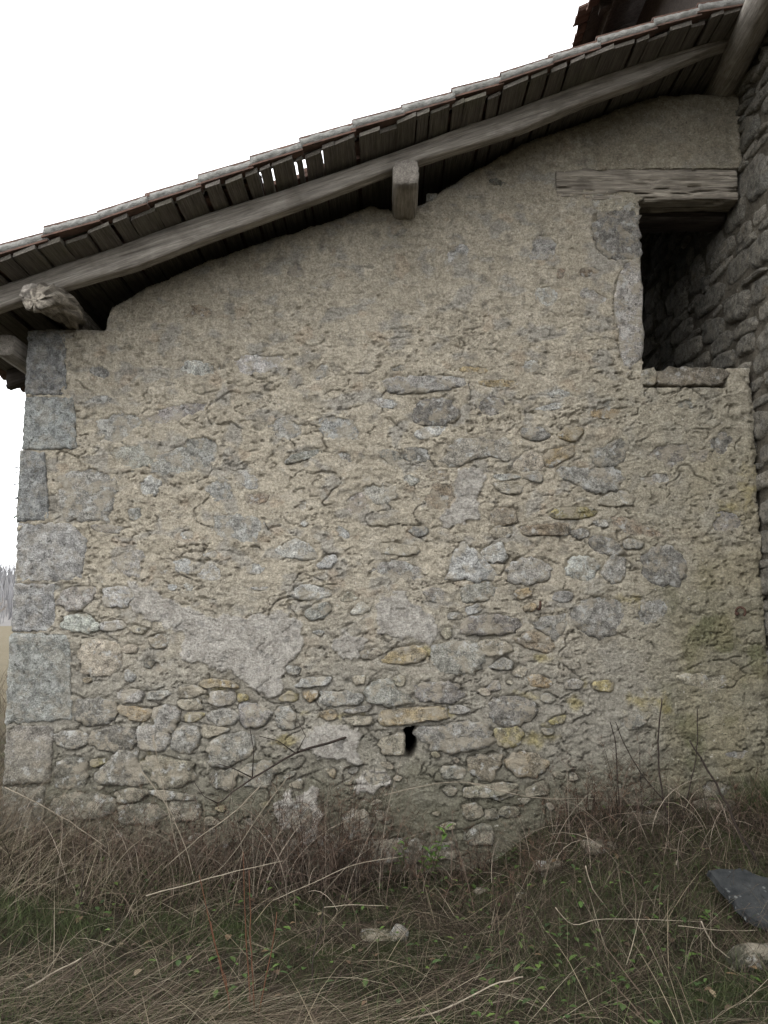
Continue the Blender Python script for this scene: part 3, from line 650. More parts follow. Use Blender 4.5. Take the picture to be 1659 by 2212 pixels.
def stone_mesh(p, proud, cls, seed, n=26, rings=(1., 1., .95, .84, .66, .42, .2), depth=.14, rough=.006, it=2, sharp=.5, tone=None, jag=.30):
    r = np.random.default_rng(seed)
    p = chaikin(p, it, .17 if it == 1 else .25)
    L = np.r_[0, np.cumsum(np.hypot(*(np.roll(p, -1, 0)-p).T))]; pp = np.vstack([p, p[:1]])
    s = np.linspace(0, L[-1], n, endpoint=False); q = np.stack([np.interp(s, L, pp[:, 0]), np.interp(s, L, pp[:, 1])], 1)
    c = q.mean(0); size = math.sqrt(L[-1]**2/16)
    q = q+(q-c)*(r.normal(0, .022, (n, 1))+jag*fbm(q[:, 0]*22+seed, q[:, 1]*22, 3, 111)[:, None])
    if np.cross(q[1]-q[0], q[2]-q[1]) < 0 and np.sum(np.cross(q, np.roll(q, -1, 0))) < 0: q = q[::-1]
    if np.sum(q[:, 0]*np.roll(q[:, 1], -1)-np.roll(q[:, 0], -1)*q[:, 1]) < 0: q = q[::-1]
    V = []; tilt = r.normal(0, .05, 2)
    for k, sc_ in enumerate(rings):
        w = c+(q-c)*sc_
        if k == 0: h = np.full(n, -depth)
        else:
            e = (1-sc_**3.0)
            h = -.010+(.010+proud)*np.clip(e/sharp, 0, 1)**.6 + (w-c)@tilt*np.clip(e*3, 0, 1)
            h = h+rough*(fbm(w[:, 0]*14+seed, w[:, 1]*14, 3, 110)+.8*np.round(2.2*fbm(w[:, 0]*7+seed*3, w[:, 1]*9, 2, 113))/2.2)*np.clip(.25+e*3, 0, 1)
        V.append(np.stack([w[:, 0], YW-h, w[:, 1]], 1))
    h0 = proud+rough*fbm(np.array([c[0]*14+seed]), np.array([c[1]*14]), 3, 110)[0]
    V.append(np.array([[c[0], YW-h0, c[1]]])); V = np.concatenate(V)
    Qs = []
    for k in range(len(rings)-1):
        a = np.arange(n)+k*n; b = (np.arange(n)+1) % n+k*n; Qs.append(np.stack([a, b, b+n, a+n], 1))
    a = np.arange(n)+(len(rings)-1)*n; b = (np.arange(n)+1) % n+(len(rings)-1)*n
    T = np.stack([a, b, np.full(n, len(rings)*n)], 1)
    base_c = np.array(tone if tone is not None else SC_COL[cls])*r.uniform(.86, 1.14)*(1+r.normal(0, .012, 3))
    col = np.tile(base_c, (len(V), 1))*(1+.25*fbm(V[:, 0]*9+seed, V[:, 2]*9, 2, 116))[:, None]
    if cls in 'oyb':                                       # patchy lichen or rust on a grey body
        f = sstep(-.15, .2, fbm(V[:, 0]*12+seed, V[:, 2]*12, 3, 118)); col = col*(1-f[:, None]*.65)+np.array((.28, .26, .22))*f[:, None]*.65
    _, py = PX(V[:, 0], YW, V[:, 2]); f = sstep(1500, 1740, py)*.72                   # damp, dirty foot of the wall
    col = col*(1-f[:, None])+np.array((.16, .15, .115))*f[:, None]
    return mesh_np('stone', V, [np.concatenate(Qs), T], np.clip(col, .02, .9), smooth=True)
for i, (p, cl, pr_) in enumerate(polys):
    c = p.mean(0); grow = 1.10 if pr_ >= .004 else 1.25
    big = np.ptp(p[:, 0]) > .2
    me = stone_mesh(c+(p-c)*grow, pr_*.5+.001 if pr_ >= .004 else -.006+pr_, cl, i, n=44 if big else 28, rough=.013 if pr_ >= .004 else .006, it=1, sharp=.40 if pr_ >= .004 else .2)
    link('stone', me, M['stone'], wall, reorigin(me))
for i, p in enumerate(QP):
    p = p.mean(0)+(p-p.mean(0))*[1.01, 1.035]; p[:, 0] = np.maximum(p[:, 0], XL-.012+.006*math.sin(i*2.3))
    p = np.concatenate([p+(np.roll(p, -1, 0)-p)*f for f in (.0, .04, .5, .96)], 1).reshape(-1, 2)
    me = stone_mesh(p, .007, 'g', 900+i, jag=.025, n=72, rings=(1., 1., .985, .95, .88, .78, .66, .52, .38, .22, .1), depth=.34, rough=.014 if i in (3, 4, 5) else .006, it=0, sharp=.10,
                    tone=[(.27, .278, .274), (.30, .308, .302), (.285, .29, .284), (.32, .325, .314), (.285, .29, .28), (.31, .312, .296), (.25, .24, .212), (.25, .243, .222)][i])
    link('quoin_stone', me, M['quoin'], wall, reorigin(me))

# sill, lintel beams
sx0, sx1 = 1.728, 2.265
sp = np.array([(sx0+.07, zsill-.128), (sx1, zsill-.125), (sx1+.03, zsill-.02), (sx1, zsill+.0), (sx0+.09, zsill+.004)])
me = stone_mesh(sp, .004, 'd', 960, n=44, depth=.45, rough=.003, it=1, sharp=.15, tone=(.20, .18, .15)); link('window_sill', me, M['quoin'], wall, reorigin(me))
sp = np.array([(sx0-.04, zsill-.12), (sx0+.075, zsill-.125), (sx0+.085, zsill+.002), (sx0-.01, zsill-.004)])
me = stone_mesh(sp, .002, 'm', 961, n=30, depth=.4, tone=(.27, .25, .205), rough=.003, it=1, sharp=.2); link('stone', me, M['quoin'], wall, reorigin(me))
def timber(name, x0, x1, y0, y1, z0, z1, mat, parent, seed=0, nx=90, nz=18, amp=.008, bow=0.):
    """a hewn beam lying along x, its front face split and worn; origin at its middle so the grain follows it"""
    xs_ = np.linspace(x0, x1, nx); per = []
    m_ = 8
    for a in np.linspace(0, 1, nz, endpoint=False): per.append((y0, z0+(z1-z0)*a))
    for a in np.linspace(0, 1, m_, endpoint=False): per.append((y0+(y1-y0)*a, z1))
    for a in np.linspace(0, 1, 6, endpoint=False): per.append((y1, z1+(z0-z1)*a))
    for a in np.linspace(0, 1, m_, endpoint=False): per.append((y1+(y0-y1)*a, z0))
    per = np.array(per); k = len(per); s = np.arange(k)/k
    XX, SS = np.meshgrid(xs_, s, indexing='ij')
    cy, cz = (y0+y1)/2, (z0+z1)/2
    d = per-[cy, cz]; ln = np.hypot(*d.T)
    rnd = 1-.10*((ln/ln.max())**6)
    n_ = fbm(XX*1.6+seed, SS*k*.55, 3, 120+seed); groove = sstep(.07, .0, np.abs(fbm(XX*.9+seed*2, SS*k*.28, 2, 124+seed)))
    dh = amp*n_-1.6*amp*groove+.6*amp*fbm(XX*5, SS*k*.3, 2, 128)
    YY = cy+(d[:, 0]*rnd)[None]+dh*(d[:, 0]/ln)[None]; ZZ = cz+(d[:, 1]*rnd)[None]+dh*(d[:, 1]/ln)[None]+bow*np.sin((XX-x0)/(x1-x0)*np.pi)
    V = np.stack([XX, YY, ZZ], -1).reshape(-1, 3); id_ = np.arange(nx*k).reshape(nx, k); r = np.roll(id_, -1, 1)
    Q = np.stack([id_[:-1], id_[1:], r[1:], r[:-1]], -1).reshape(-1, 4)
    caps = [id_[0][None], id_[-1][::-1][None]]
    me = mesh_np(name, V, [Q]+caps, smooth=True); return link(name, me, mat, parent, reorigin(me))
timber('lintel_beam', xlin+.004, XR-.005, YW+.0, YW+.20, zlin-.004, zltop+.02, M['beam'], wall, 1, amp=.017, nz=26, nx=140)
timber('inner_lintel', 1.6, XR-.005, YW+.21, YW+.45, zlin-.03, zltop-.02, M['darkwood'], wall, 2)
# rusty iron in the wall
hk = MB(); p = P3(1163, 1318, YW-.0); hk.tube([p+Vector((0, .05, .008)), p+Vector((0, -.035, .006)), p+Vector((.004, -.045, .02)), p+Vector((.005, -.045, .055))], [.009, .009, .009, .007], 7)
hk.build('iron_hook', M['rust'], wall, True)
rg_ = MB(); p = P3(1597, 1322, YW)
ang = np.linspace(-.3*math.pi, 1.15*math.pi, 14); rg_.tube([p+Vector((.028*math.cos(a)*.9, -.02-.012*math.cos(a), .03*math.sin(a))) for a in ang], .0075, 7)
rg_.tube([p+Vector((-.02, .05, -.012)), p+Vector((-.022, -.03, -.012))], .011, 7)
rg_.build('iron_ring', M['rust'], wall, True)

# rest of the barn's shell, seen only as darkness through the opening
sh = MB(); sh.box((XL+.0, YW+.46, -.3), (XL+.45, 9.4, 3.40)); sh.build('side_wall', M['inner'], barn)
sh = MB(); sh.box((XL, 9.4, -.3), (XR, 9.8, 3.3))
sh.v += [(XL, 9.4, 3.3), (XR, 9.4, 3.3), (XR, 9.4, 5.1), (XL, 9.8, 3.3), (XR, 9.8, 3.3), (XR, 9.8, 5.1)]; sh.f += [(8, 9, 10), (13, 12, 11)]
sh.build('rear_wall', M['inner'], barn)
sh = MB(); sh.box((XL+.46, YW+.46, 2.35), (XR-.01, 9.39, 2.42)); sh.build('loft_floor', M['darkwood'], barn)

# ---------------------------------------------------------------- the barn: roof
mbp = [(0, 556), (94, 524), (209, 488), (310, 448), (646, 329), (761, 290), (868, 255), (977, 219), (1062, 194), (1188, 146), (1292, 108), (1415, 67), (1508, 38), (1595, 14)]
YV = 4.64
mx_, mz_ = W(np.array(mbp)[:, 0], np.array(mbp)[:, 1], YV)
mx_ = np.r_[-3.2, mx_, 2.6]; mz_ = np.r_[mz_[0]-.352*(3.2+mx_[1]), mz_, mz_[-1]+.33*(2.6-mx_[-1])]
def zb(x): return np.interp(x, mx_, mz_)
EAVE = -2.93
stepx = [-222, -120, -18, 94, 209, 310, 425, 538, 645, 760, 866, 975, 1080, 1186, 1290, 1412, 1508, 1606, 1700]
sxw = [float(W(a, np.interp(a, [0, 1595], [556, 14]), YV)[0]) for a in stepx]
# stepped field of tiles behind the verge
fm = MB(); fv = []; fq = []
roof_me_v = []; roof_me_f = []
def slab(mb, x0, x1, z0a, z1a, th, y0, y1):
    b = len(mb.v); mb.v += [(x0, y0, z0a), (x1, y0, z1a), (x1, y1, z1a), (x0, y1, z0a), (x0, y0, z0a+th), (x1, y0, z1a+th), (x1, y1, z1a+th), (x0, y1, z0a+th)]
    mb.f += [tuple(b+i for i in q) for q in ((0,3,2,1),(4,5,6,7),(0,1,5,4),(1,2,6,5),(2,3,7,6),(3,0,4,7))]
for k in range(len(sxw)-1):
    x0, x1 = sxw[k], sxw[k+1]+.05
    y0 = 4.945 if k in (7, 8) else 4.80
    for j in range(int((9.6-y0)/.23)+1):
        a = y0+j*.23; slab(fm, x0, x1, float(zb(x0))+.045, float(zb(x1))+.010, .016, a, a+.226)
        slab(fm, x0+.002, x1-.002, float(zb(x0+.002))+.060, float(zb(x1-.002))+.024, .016, a+.002, a+.03)
roof = fm.build('roof', M['tile'], barn, centre=False); roof['kind'] = 'stuff'
rs = random.Random(3)
for k in range(len(sxw)-1):
    x0, x1 = sxw[k], sxw[k+1]+.035
    za, zc = float(zb(x0)), float(zb(x1)); ln_ = x1-x0
    yv = YV+rs.uniform(-.012, .012); dz = rs.uniform(-.004, .004)
    wv = .19 if k in (7, 8) else .245
    t = MB()                                                         # lower clay tile
    slab(t, x0-.006, x1-.01, za+.019+dz, zc-.013+dz+.014, .011, yv-.012, yv+.06)
    t.build('verge_under_tile', M['tile'], roof)
    t = MB(); top0, top1 = za+.084+dz, zc+.060+dz                    # covering tile with its ribs
    prof = [(0, 0), (0, .013), (.02, .016), (.035, .010), (.09, .010), (.10, .022), (.118, .022), (.128, .010), (.2, .010), (.215, .024), (.245, .024), (.245, .006)]
    r0 = [(x0, yv-.004+a*wv/.245, top0+b-.004) for a, b in prof]; r1 = [(x1, yv-.004+a*wv/.245, top1+b-.004) for a, b in prof]
    t.loft([r0, r1]); t.build('tile', M['tile'], roof)
    # cement fillet, ragged
    nx = 26; X_ = np.linspace(x0+.006, x1-.012, nx); nz = 6; V = []; r = np.random.default_rng(400+k)
    for i, x in enumerate(X_):
        f = (x-x0)/ln_; lo = za+(zc-za)*f+.032-.030*f*0+dz+(.001-.032*f); hi = top0+(top1-top0)*f-.003
        lo = za+.029+(zc+.011-za-.029)*f+dz
        for j in range(nz):
            a = j/(nz-1); bulge = .012*math.sin(a*math.pi)+.010*float(fbm(np.array([x*22+k]), np.array([a*2.2]), 3, 140)[0])
            V.append((x, yv-.006-bulge, lo+(hi-lo)*a+(.004*float(perlin(np.array([x*40]), np.array([k+.5]), 143)[0]) if j == nz-1 else 0)))
    nf = len(V); V += [(x, y+.10+(0), z) for x, y, z in V]; id_ = np.arange(nf).reshape(nx, nz); Qs = [np.stack([id_[:-1, :-1], id_[1:, :-1], id_[1:, 1:], id_[:-1, 1:]], -1).reshape(-1, 4)]
    rim = np.r_[id_[:, 0], id_[-1, 1:], id_[::-1, -1][1:], id_[0, ::-1][1:-1]]; rn = np.roll(rim, -1)
    Qs.append(np.stack([rn, rim, rim+nf, rn+nf], 1))
    me = mesh_np('verge_mortar', np.array(V), Qs, smooth=True); link('verge_mortar', me, M['cement'], roof, reorigin(me))
# boards under the tiles, one by one
def roofbot(x): return float(zb(x))-.020
spk = [float(W(a, b, 4.78)[0]) for a, b in ((565, 395), (591, 388), (640, 375), (658, 369))]
x = EAVE+.03; bi = 0; edges = []
while x < XR-.03:
    w_ = rs.choice([.07, .085, .10, .12, .13, .15]); gap = rs.choice([.003, .006, .01, .016, .022, .03])
    nxt = [s for s in spk if x < s-.012 < x+w_+.05]
    if nxt: w_ = max(.03, nxt[0]-.009-x); gap = .017
    edges.append((x, min(x+w_, XR-.02))); x += w_+gap
for (a, b) in edges:
    th = rs.uniform(.018, .028); y0 = YV+rs.choice([-.004, .0, .004, .01, .015, .045])+rs.uniform(0, .008); off = rs.uniform(-.003, .003)
    za, zc = roofbot(a)+off, roofbot(b)+off+rs.uniform(-.004, .004)
    me_n = 14; rings = []
    for i in range(me_n):
        yy = y0+(9.55-y0)*((i/(me_n-1))**2); j1, j2 = rs.uniform(-.004, .004), rs.uniform(-.004, .004)
        e0 = rs.uniform(0, .012) if i == 0 else 0
        rings.append([(a+j1, yy+e0, za), (b+j2, yy-e0+.004, zc), (b+j2, yy-e0, zc+th), (a+j1, yy+e0, za+th)])
    t = MB(); t.loft(rings)
    me = t.mesh('board'); loc = reorigin(me)
    # turn the mesh so that its grain axis (local x) runs along the board
    arr = np.array([v.co[:] for v in me.vertices]); me.vertices.foreach_set('co', np.stack([arr[:, 1], -arr[:, 0], arr[:, 2]], 1).astype(np.float32).ravel()); me.update()
    o = link('board', me, M['plank'], roof, loc); o.rotation_euler = (0, 0, math.pi/2)
# the rafter under the verge and the common rafters behind it
rtop = [(0, 607), (180, 553), (360, 488), (597, 416), (844, 332), (1062, 252), (1278, 173), (1523, 79)]
rbot = [(0, 662), (140, 617), (288, 574), (446, 513), (531, 484), (844, 365), (1128, 275), (1278, 212), (1386, 173), (1530, 108), (1602, 83)]
def poly_w(l, Y): a = np.array(l, float); return W(a[:, 0], a[:, 1], Y)
tx, tz = poly_w(rtop, 4.91); bx_, bz_ = poly_w(rbot, 4.91)
def rafter(name, y0, th, drop=0., mat=None, seed=0):
    xs_ = np.linspace(EAVE+.05, XR-.03, 130)
    top = np.minimum(np.interp(xs_, tx, tz, left=np.nan)+.0, 99); tl = tz[0]-.352*(tx[0]-xs_); top = np.where(xs_ < tx[0], tl, top)
    tr = tz[-1]+.33*(xs_-tx[-1]); top = np.where(xs_ > tx[-1], tr, top)
    bot = np.interp(xs_, bx_, bz_); bot = np.where(xs_ < bx_[0], bz_[0]-.352*(bx_[0]-xs_), bot); bot = np.where(xs_ > bx_[-1], bz_[-1]+.33*(xs_-bx_[-1]), bot)
    top = np.minimum(top, np.array([roofbot(v) for v in xs_])-.001)-drop; k = 22; per = []
    V = []
    for i, xx in enumerate(xs_):
        t_, b_ = top[i], bot[i]-drop
        sec = [(y0, b_+(t_-b_)*a) for a in np.linspace(.12, 1, 9)]+[(y0+th, b_+(t_-b_)*a) for a in np.linspace(1, .1, 5)]+[(y0+th*(.9-a*.75), b_) for a in np.linspace(0, 1, 5)]
        for j, (yy, zz) in enumerate(sec):
            nse = .010*float(fbm(np.array([xx*1.3+seed]), np.array([j*.45]), 3, 150)[0])+.006*float(perlin(np.array([xx*3]), np.array([j*1.7+seed]), 153)[0])
            V.append((xx, yy-nse*(1 if j < 9 else -.5), zz+(nse*.8 if j >= 14 or j == 0 else 0)))
    k = len(sec); id_ = np.arange(len(V)).reshape(len(xs_), k); r_ = np.roll(id_, -1, 1)
    Q = np.stack([id_[:-1], r_[:-1], r_[1:], id_[1:]], -1).reshape(-1, 4)
    V = np.array(V); sl = math.atan(.345); c = (V.max(0)+V.min(0))/2; V = V-c
    R = np.array([[math.cos(sl), 0, math.sin(sl)], [0, 1, 0], [-math.sin(sl), 0, math.cos(sl)]])
    me = mesh_np(name, V@R.T, [Q, id_[0][::-1][None], id_[-1][None]], smooth=True)
    o = link(name, me, mat, barn, Vector(c.tolist())); o.rotation_euler = (0, -sl, 0); return o
rafter('verge_rafter', 4.91, .10, 0, M['wood'], 0)
for i in range(4): rafter('rafter', 6.1+i*.85, .09, .004, M['darkwood'], 5+i)
def log(name, pts, rads, mat, parent, n=20, seg=26, squash=0., seed=0, facets=0.):
    """a timber following pts; local x runs along it"""
    pts = [Vector(p) for p in pts]; cum = [0]
    for a, b in zip(pts, pts[1:]): cum.append(cum[-1]+(b-a).length)
    ax = (pts[-1]-pts[0]).normalized(); up = Vector((0, 0, 1)); side = ax.cross(up).normalized(); up2 = side.cross(ax)
    V = []; T = np.linspace(0, cum[-1], seg)
    for i, t_ in enumerate(T):
        p = Vector([np.interp(t_, cum, [q[j] for q in pts]) for j in range(3)]); r = np.interp(t_, cum, rads)
        for j in range(n):
            a = 2*math.pi*(j+.5)/n; ca, sa = math.cos(a), math.sin(a)
            sq = 1/max(abs(ca), abs(sa)); rr = r*(1+(min(sq, 1.25)-1)*squash)
            rr *= 1+.10*facets*float(fbm(np.array([t_*4+seed]), np.array([j*.7]), 3, 160)[0])+.05*float(perlin(np.array([t_*2.+seed]), np.array([j*1.3]), 163)[0])
            if facets: rr *= 1-.22*facets*max(0, .16-abs(float(perlin(np.array([t_*3+seed]), np.array([j*.55]), 165)[0])))/.16
            V.append(p+side*ca*rr+up2*sa*rr)
    c = (V[0]+V[-1])/2; mat_ = Matrix((ax, side, up2)).transposed()
    inv_ = mat_.transposed(); L = np.array([(inv_@(v-c))[:] for v in V]); id_ = np.arange(len(V)).reshape(seg, n); r_ = np.roll(id_, -1, 1)
    Q = np.stack([id_[:-1], r_[:-1], r_[1:], id_[1:]], -1).reshape(-1, 4)
    # end faces, dished and split
    ends = []; VV = [L]
    base_i = len(V)
    for e, ring in ((0, id_[0]), (1, id_[-1])):
        cen = L[ring].mean(0); mid = cen+(L[ring]-cen)*.55; mid[:, 0] += (.012 if e == 0 else -.012)*np.random.default_rng(seed+e).uniform(-.5, 1, n)
        VV += [mid, cen[None]]; mi = base_i+np.arange(n); ci = base_i+n; base_i += n+1; rn = np.roll(ring, -1); mn = np.roll(mi, -1)
        q = np.stack([ring, mi, mn, rn], 1) if e == 0 else np.stack([ring, rn, mn, mi], 1)
        t3 = np.stack([mi, np.full(n, ci), mn], 1) if e == 0 else np.stack([mi, mn, np.full(n, ci)], 1)
        ends += [q, t3]
    me = mesh_np(name, np.concatenate(VV), [Q]+ends, smooth=True)
    o = link(name, me, mat, parent); o.matrix_basis = Matrix.Translation(c)@mat_.to_4x4(); return o
# purlin with its sawn end, in the middle
pe = P3(877, 373, 4.86)
log('purlin', [(pe.x, 4.85, pe.z-.003), (pe.x, 9.4, pe.z)], [.083, .085], M['wood'], barn, n=28, seg=60, squash=.85, seed=3, facets=.5)
# round log at the top, by the house
log('ridge_purlin', [P3(1700, -110, 4.15)*1, P3(1566, 182, 5.3), P3(1566, 182, 5.3)+Vector((-.02, 4, 0))], [.105, .098, .10], M['wood'], barn, n=20, seg=40, seed=8, facets=.3)
# twisted wall plate at the eave
log('wall_plate', [P3(74, 650, 4.72), P3(98, 640, 4.86), P3(125, 655, 5.0), P3(152, 680, 5.2), P3(165, 690, 5.45), P3(170, 690, 5.45)+Vector((0, 3.9, 0))], [.07, .095, .105, .085, .08, .085], M['beam'], barn, n=26, seg=60, seed=14, facets=3.2)
log('wall_plate_knot', [P3(52, 640, 4.72), P3(66, 632, 4.80), P3(100, 640, 4.93)], [.035, .055, .04], M['wood'], barn, n=16, seg=14, seed=19, facets=2.5)
log('eave_plate', [P3(10, 745, 5.25), P3(10, 745, 5.25)+Vector((0, 4, 0))], [.07, .07], M['wood'], barn, n=12, seg=12, squash=.9, seed=21)
# tile ends along the eave
for j in range(20):
    y0 = YV+j*.235; t = MB(); z0 = float(zb(EAVE))
    prof = [(0, 0), (.02, -.012), (.06, -.02), (.10, -.012), (.12, .004), (.14, -.012), (.18, -.02), (.215, -.012), (.235, 0)]
    up_ = [(a, b+.016) for a, b in prof[::-1]]
    r0 = [(EAVE-.09, y0+a, z0+b+.010) for a, b in prof+up_]; r1 = [(EAVE+.14, y0+a, z0+.345*.23+b+.010) for a, b in prof+up_]
    t.loft([r0, r1]); t.build('eave_tile', M['tile'], roof)

# ---------------------------------------------------------------- the taller house to the right
house = thing('stone_house', 'taller rubble stone house with a dark overhanging eave beside the barn', 'house', (XR+.25, 5.5, 0))
hx = XR+.035
yy = np.arange(2.0, 8.6, .016); zz = np.arange(-.3, 5.9, .016); Y_, Z_ = np.meshgrid(yy, zz)
Hh = .012*fbm(Y_*1.5, Z_*1.5, 3, 170)+.008*fbm(Y_*18, Z_*24, 4, 173)
hb = np.empty(Y_.shape+(3,)); hb[:] = (.135, .12, .095); hb = mixc(hb, (.20, .18, .145), sstep(-.2, .3, fbm(Y_*5, Z_*5, 4, 176)))
id_ = np.arange(Y_.size).reshape(Y_.shape); Q = np.stack([id_[:-1, :-1], id_[1:, :-1], id_[1:, 1:], id_[:-1, 1:]], -1).reshape(-1, 4)
hw = link('wall', mesh_np('wall', np.stack([hx-Hh, Y_, Z_], -1).reshape(-1, 3), Q, hb.reshape(-1, 3), smooth=True), M['mortar'], house)
t = MB(); t.box((hx+.05, 2.0, -.3), (hx+.5, 12, 7.3)); t.build('wall_core', M['inner'], house)
t = MB(); t.box((hx-.005, 8.6, -.3), (hx+.045, 12, 7.3)); t.box((hx-.005, 2.0, 5.9), (hx+.045, 8.595, 7.3)); t.build('upper_wall', M['darkwood'], house)
# rubble courses, stone by stone
hr = np.random.default_rng(21); protos = []
for s in range(14):
    r = np.random.default_rng(600+s); n = 22; a = np.linspace(0, 2*np.pi, n, endpoint=False)
    e = 3.2; sup = (np.abs(np.cos(a))**e+np.abs(np.sin(a))**e)**(-1/e)*.5
    sup = sup*(1+.30*fbm(np.cos(a)*1.5+s*5, np.sin(a)*1.5, 3, 180))
    V = []; rings = (1.0, 1.0, .93, .78, .5, .22)
    for k, sc_ in enumerate(rings):
        y = np.cos(a)*sup*sc_; z = np.sin(a)*sup*sc_
        h = np.full(n, -1.2) if k == 0 else -.35+1.0*np.clip((1-sc_**3)/.5, 0, 1)**.6+.32*fbm(y*5+s*3, z*4, 3, 183)*(sc_ < .95)+.25*r.normal(0, .4)*y
        V.append(np.stack([-h, y, z], 1))
    V.append(np.array([[-.62, 0, 0]])); V = np.concatenate(V); Qs = []
    for k in range(len(rings)-1):
        i0 = np.arange(n)+k*n; i1 = (np.arange(n)+1) % n+k*n; Qs.append(np.stack([i0, i0+n, i1+n, i1], 1))
    i0 = np.arange(n)+(len(rings)-1)*n; i1 = (np.arange(n)+1) % n+(len(rings)-1)*n; T = np.stack([i0, np.full(n, len(rings)*n), i1], 1)
    tone = np.array([(.25, .235, .205), (.21, .198, .17), (.29, .27, .23), (.18, .172, .15)][s % 4])*r.uniform(.9, 1.1)
    protos.append(mesh_np('stone', V, [np.concatenate(Qs), T], np.tile(tone, (len(V), 1)), smooth=True)); protos[-1].materials.append(M['dimstone'])
z = .1; rest = []; cand = []
while z < 5.75:
    hh = hr.choice([.05, .07, .09, .12, .15, .19]); y = 2.0+hr.uniform(0, .2)
    while y < 8.4:
        L = hr.uniform(.10, .48)*(.7+hh*3); cand.append((y+L/2, z+hh/2+hr.normal(0, .016)+.05*math.sin(y*1.3+z*2), L, hh*hr.uniform(.75, 1.15))); y += L+hr.uniform(.006, .03)
    z += hh+hr.uniform(.002, .012)
def hscore(c):
    y, z = c[0], c[1]; px, py = PX(hx, y, z)
    if y < YW and px < 1800 and -250 < py < 2212: return 0+max(0, px-1665)/200
    if YW+.3 < y < 8.2 and 1330 < px < 1640 and 400 < py < 830: return .5
    return 9
cand.sort(key=hscore); cnt = 0
sv = []; sq = []; stri = []; scol = []; off_ = 0
for i, (y, z, L, hh) in enumerate(cand):
    me = protos[i % 14]; flip = 1 if hr.random() < .5 else -1
    dp = .034*hr.uniform(.5, 1.7)
    Mx = Matrix.Translation((hx, y, z))@Matrix.Rotation(hr.normal(0, .09), 4, 'X')@Matrix.Diagonal((dp, L*1.0, hh*1.02, 1))
    if hscore((y, z)) < 5 and cnt < 290:
        o = link('stone', me, None, hw); o.matrix_basis = Mx; cnt += 1
    else: rest.append((me, Mx))
arrs = {}
for me, Mx in rest:
    if me.name not in arrs:
        a = np.empty(len(me.vertices)*3); me.vertices.foreach_get('co', a); arrs[me.name] = (a.reshape(-1, 3), [list(p.vertices) for p in me.polygons])
    a, f = arrs[me.name]; m4 = np.array(Mx); sv.append(a@m4[:3, :3].T+m4[:3, 3])
    sq.append(np.array([p for p in f if len(p) == 4])+off_); stri.append(np.array([p for p in f if len(p) == 3])+off_); off_ += len(a)
    scol.append(np.tile((.19, .178, .152), (len(a), 1)))
o = link('rubble', mesh_np('rubble', np.concatenate(sv), [np.concatenate(sq), np.concatenate(stri)], np.concatenate(scol), smooth=True), M['dimstone'], hw); o['kind'] = 'stuff'
# eave of the house
EX, EZ = 1.80, CZ+5.45
SL = .55
t = MB(); slab(t, EX+.10, hx+2.5, EZ+.10*SL, EZ+(hx+2.5-EX)*SL, .03, 2.0, 12.0); hroof = t.build('roof', M['darkwood'], house, centre=False)
for k in range(16):
    y0 = 2.4+k*.62; t = MB(); slab(t, EX+.14, hx+.6, EZ+.14*SL-.11, EZ+(hx+.6-EX)*SL-.11, .108, y0, y0+.08); t.build('rafter', M['darkwood'], hroof)
t = MB(); slab(t, EX+.24, EX+.27, EZ+.24*SL-.15, EZ+.27*SL-.15, .14, 2.0, 12); t.build('fascia_board', M['darkwood'], hroof)
for j in range(40):
    y0 = 2.6+j*.235; t = MB(); dz = rs.uniform(-.012, .012); dx = .035*((j*7) % 3)-.035+rs.uniform(-.015, .015)
    prof = [(0, .0), (.02, -.02), (.06, -.03), (.10, -.02), (.12, .0), (.14, -.02), (.18, -.03), (.215, -.02), (.235, 0)]
    up_ = [(a, b+.02) for a, b in prof[::-1]]
    r0 = [(EX+dx, y0+a, EZ+b+dz+.035) for a, b in prof+up_]; r1 = [(EX+.40, y0+a, EZ+.40*SL+b+dz+.035) for a, b in prof+up_]
    t.loft([r0, r1]); t.build('eave_tile', M['tile'], hroof)

# ---------------------------------------------------------------- grasses
def blades(N, root, az, lean, length, curl, width, col, K=4, droop=None, rs_=None, twist=None, tip=.15):
    """N ribbons; lean = angle from upright at the root, curl = added lean along the blade"""
    r = rs_ or rng
    V = np.zeros((N, K+1, 2, 3)); p = root.copy(); seg = length/K
    wv = az+np.pi/2+(r.normal(0, .9, N) if twist is None else twist)
    wvec = np.stack([np.cos(wv), np.sin(wv), r.normal(0, .35, N)], 1); wvec /= np.linalg.norm(wvec, axis=1)[:, None]
    azk = az.copy(); kink = r.normal(0, .25, N)
    for k in range(K+1):
        f = k/K; w = width*(1-(1-tip)*f**1.5)
        V[:, k, 0] = p-wvec*w[:, None]/2; V[:, k, 1] = p+wvec*w[:, None]/2
        th = lean+curl*(f+.5/K); azk = azk+kink/K
        p = p+np.stack([np.sin(th)*np.cos(azk), np.sin(th)*np.sin(azk), np.cos(th)], 1)*seg[:, None]
    flr = ground_z(V[..., 0], V[..., 1])+.004
    V[..., 2] = np.where(V[..., 2] < flr, flr+.004*r.random((N, 1, 1)), V[..., 2])
    V[..., 1] = np.where((V[..., 0] > XL-.02) & (V[..., 1] > YW-.025) & (root[:, 1][:, None, None] < YW), np.maximum(2*(YW-.025)-V[..., 1], YW-.25), V[..., 1])
    id_ = np.arange(N*(K+1)*2).reshape(N, K+1, 2)
    Q = np.stack([id_[:, :-1, 0], id_[:, :-1, 1], id_[:, 1:, 1], id_[:, 1:, 0]], -1).reshape(-1, 4)
    C = np.repeat(col[:, None, :], (K+1)*2, 1).reshape(-1, 3)
    return V.reshape(-1, 3), Q, C
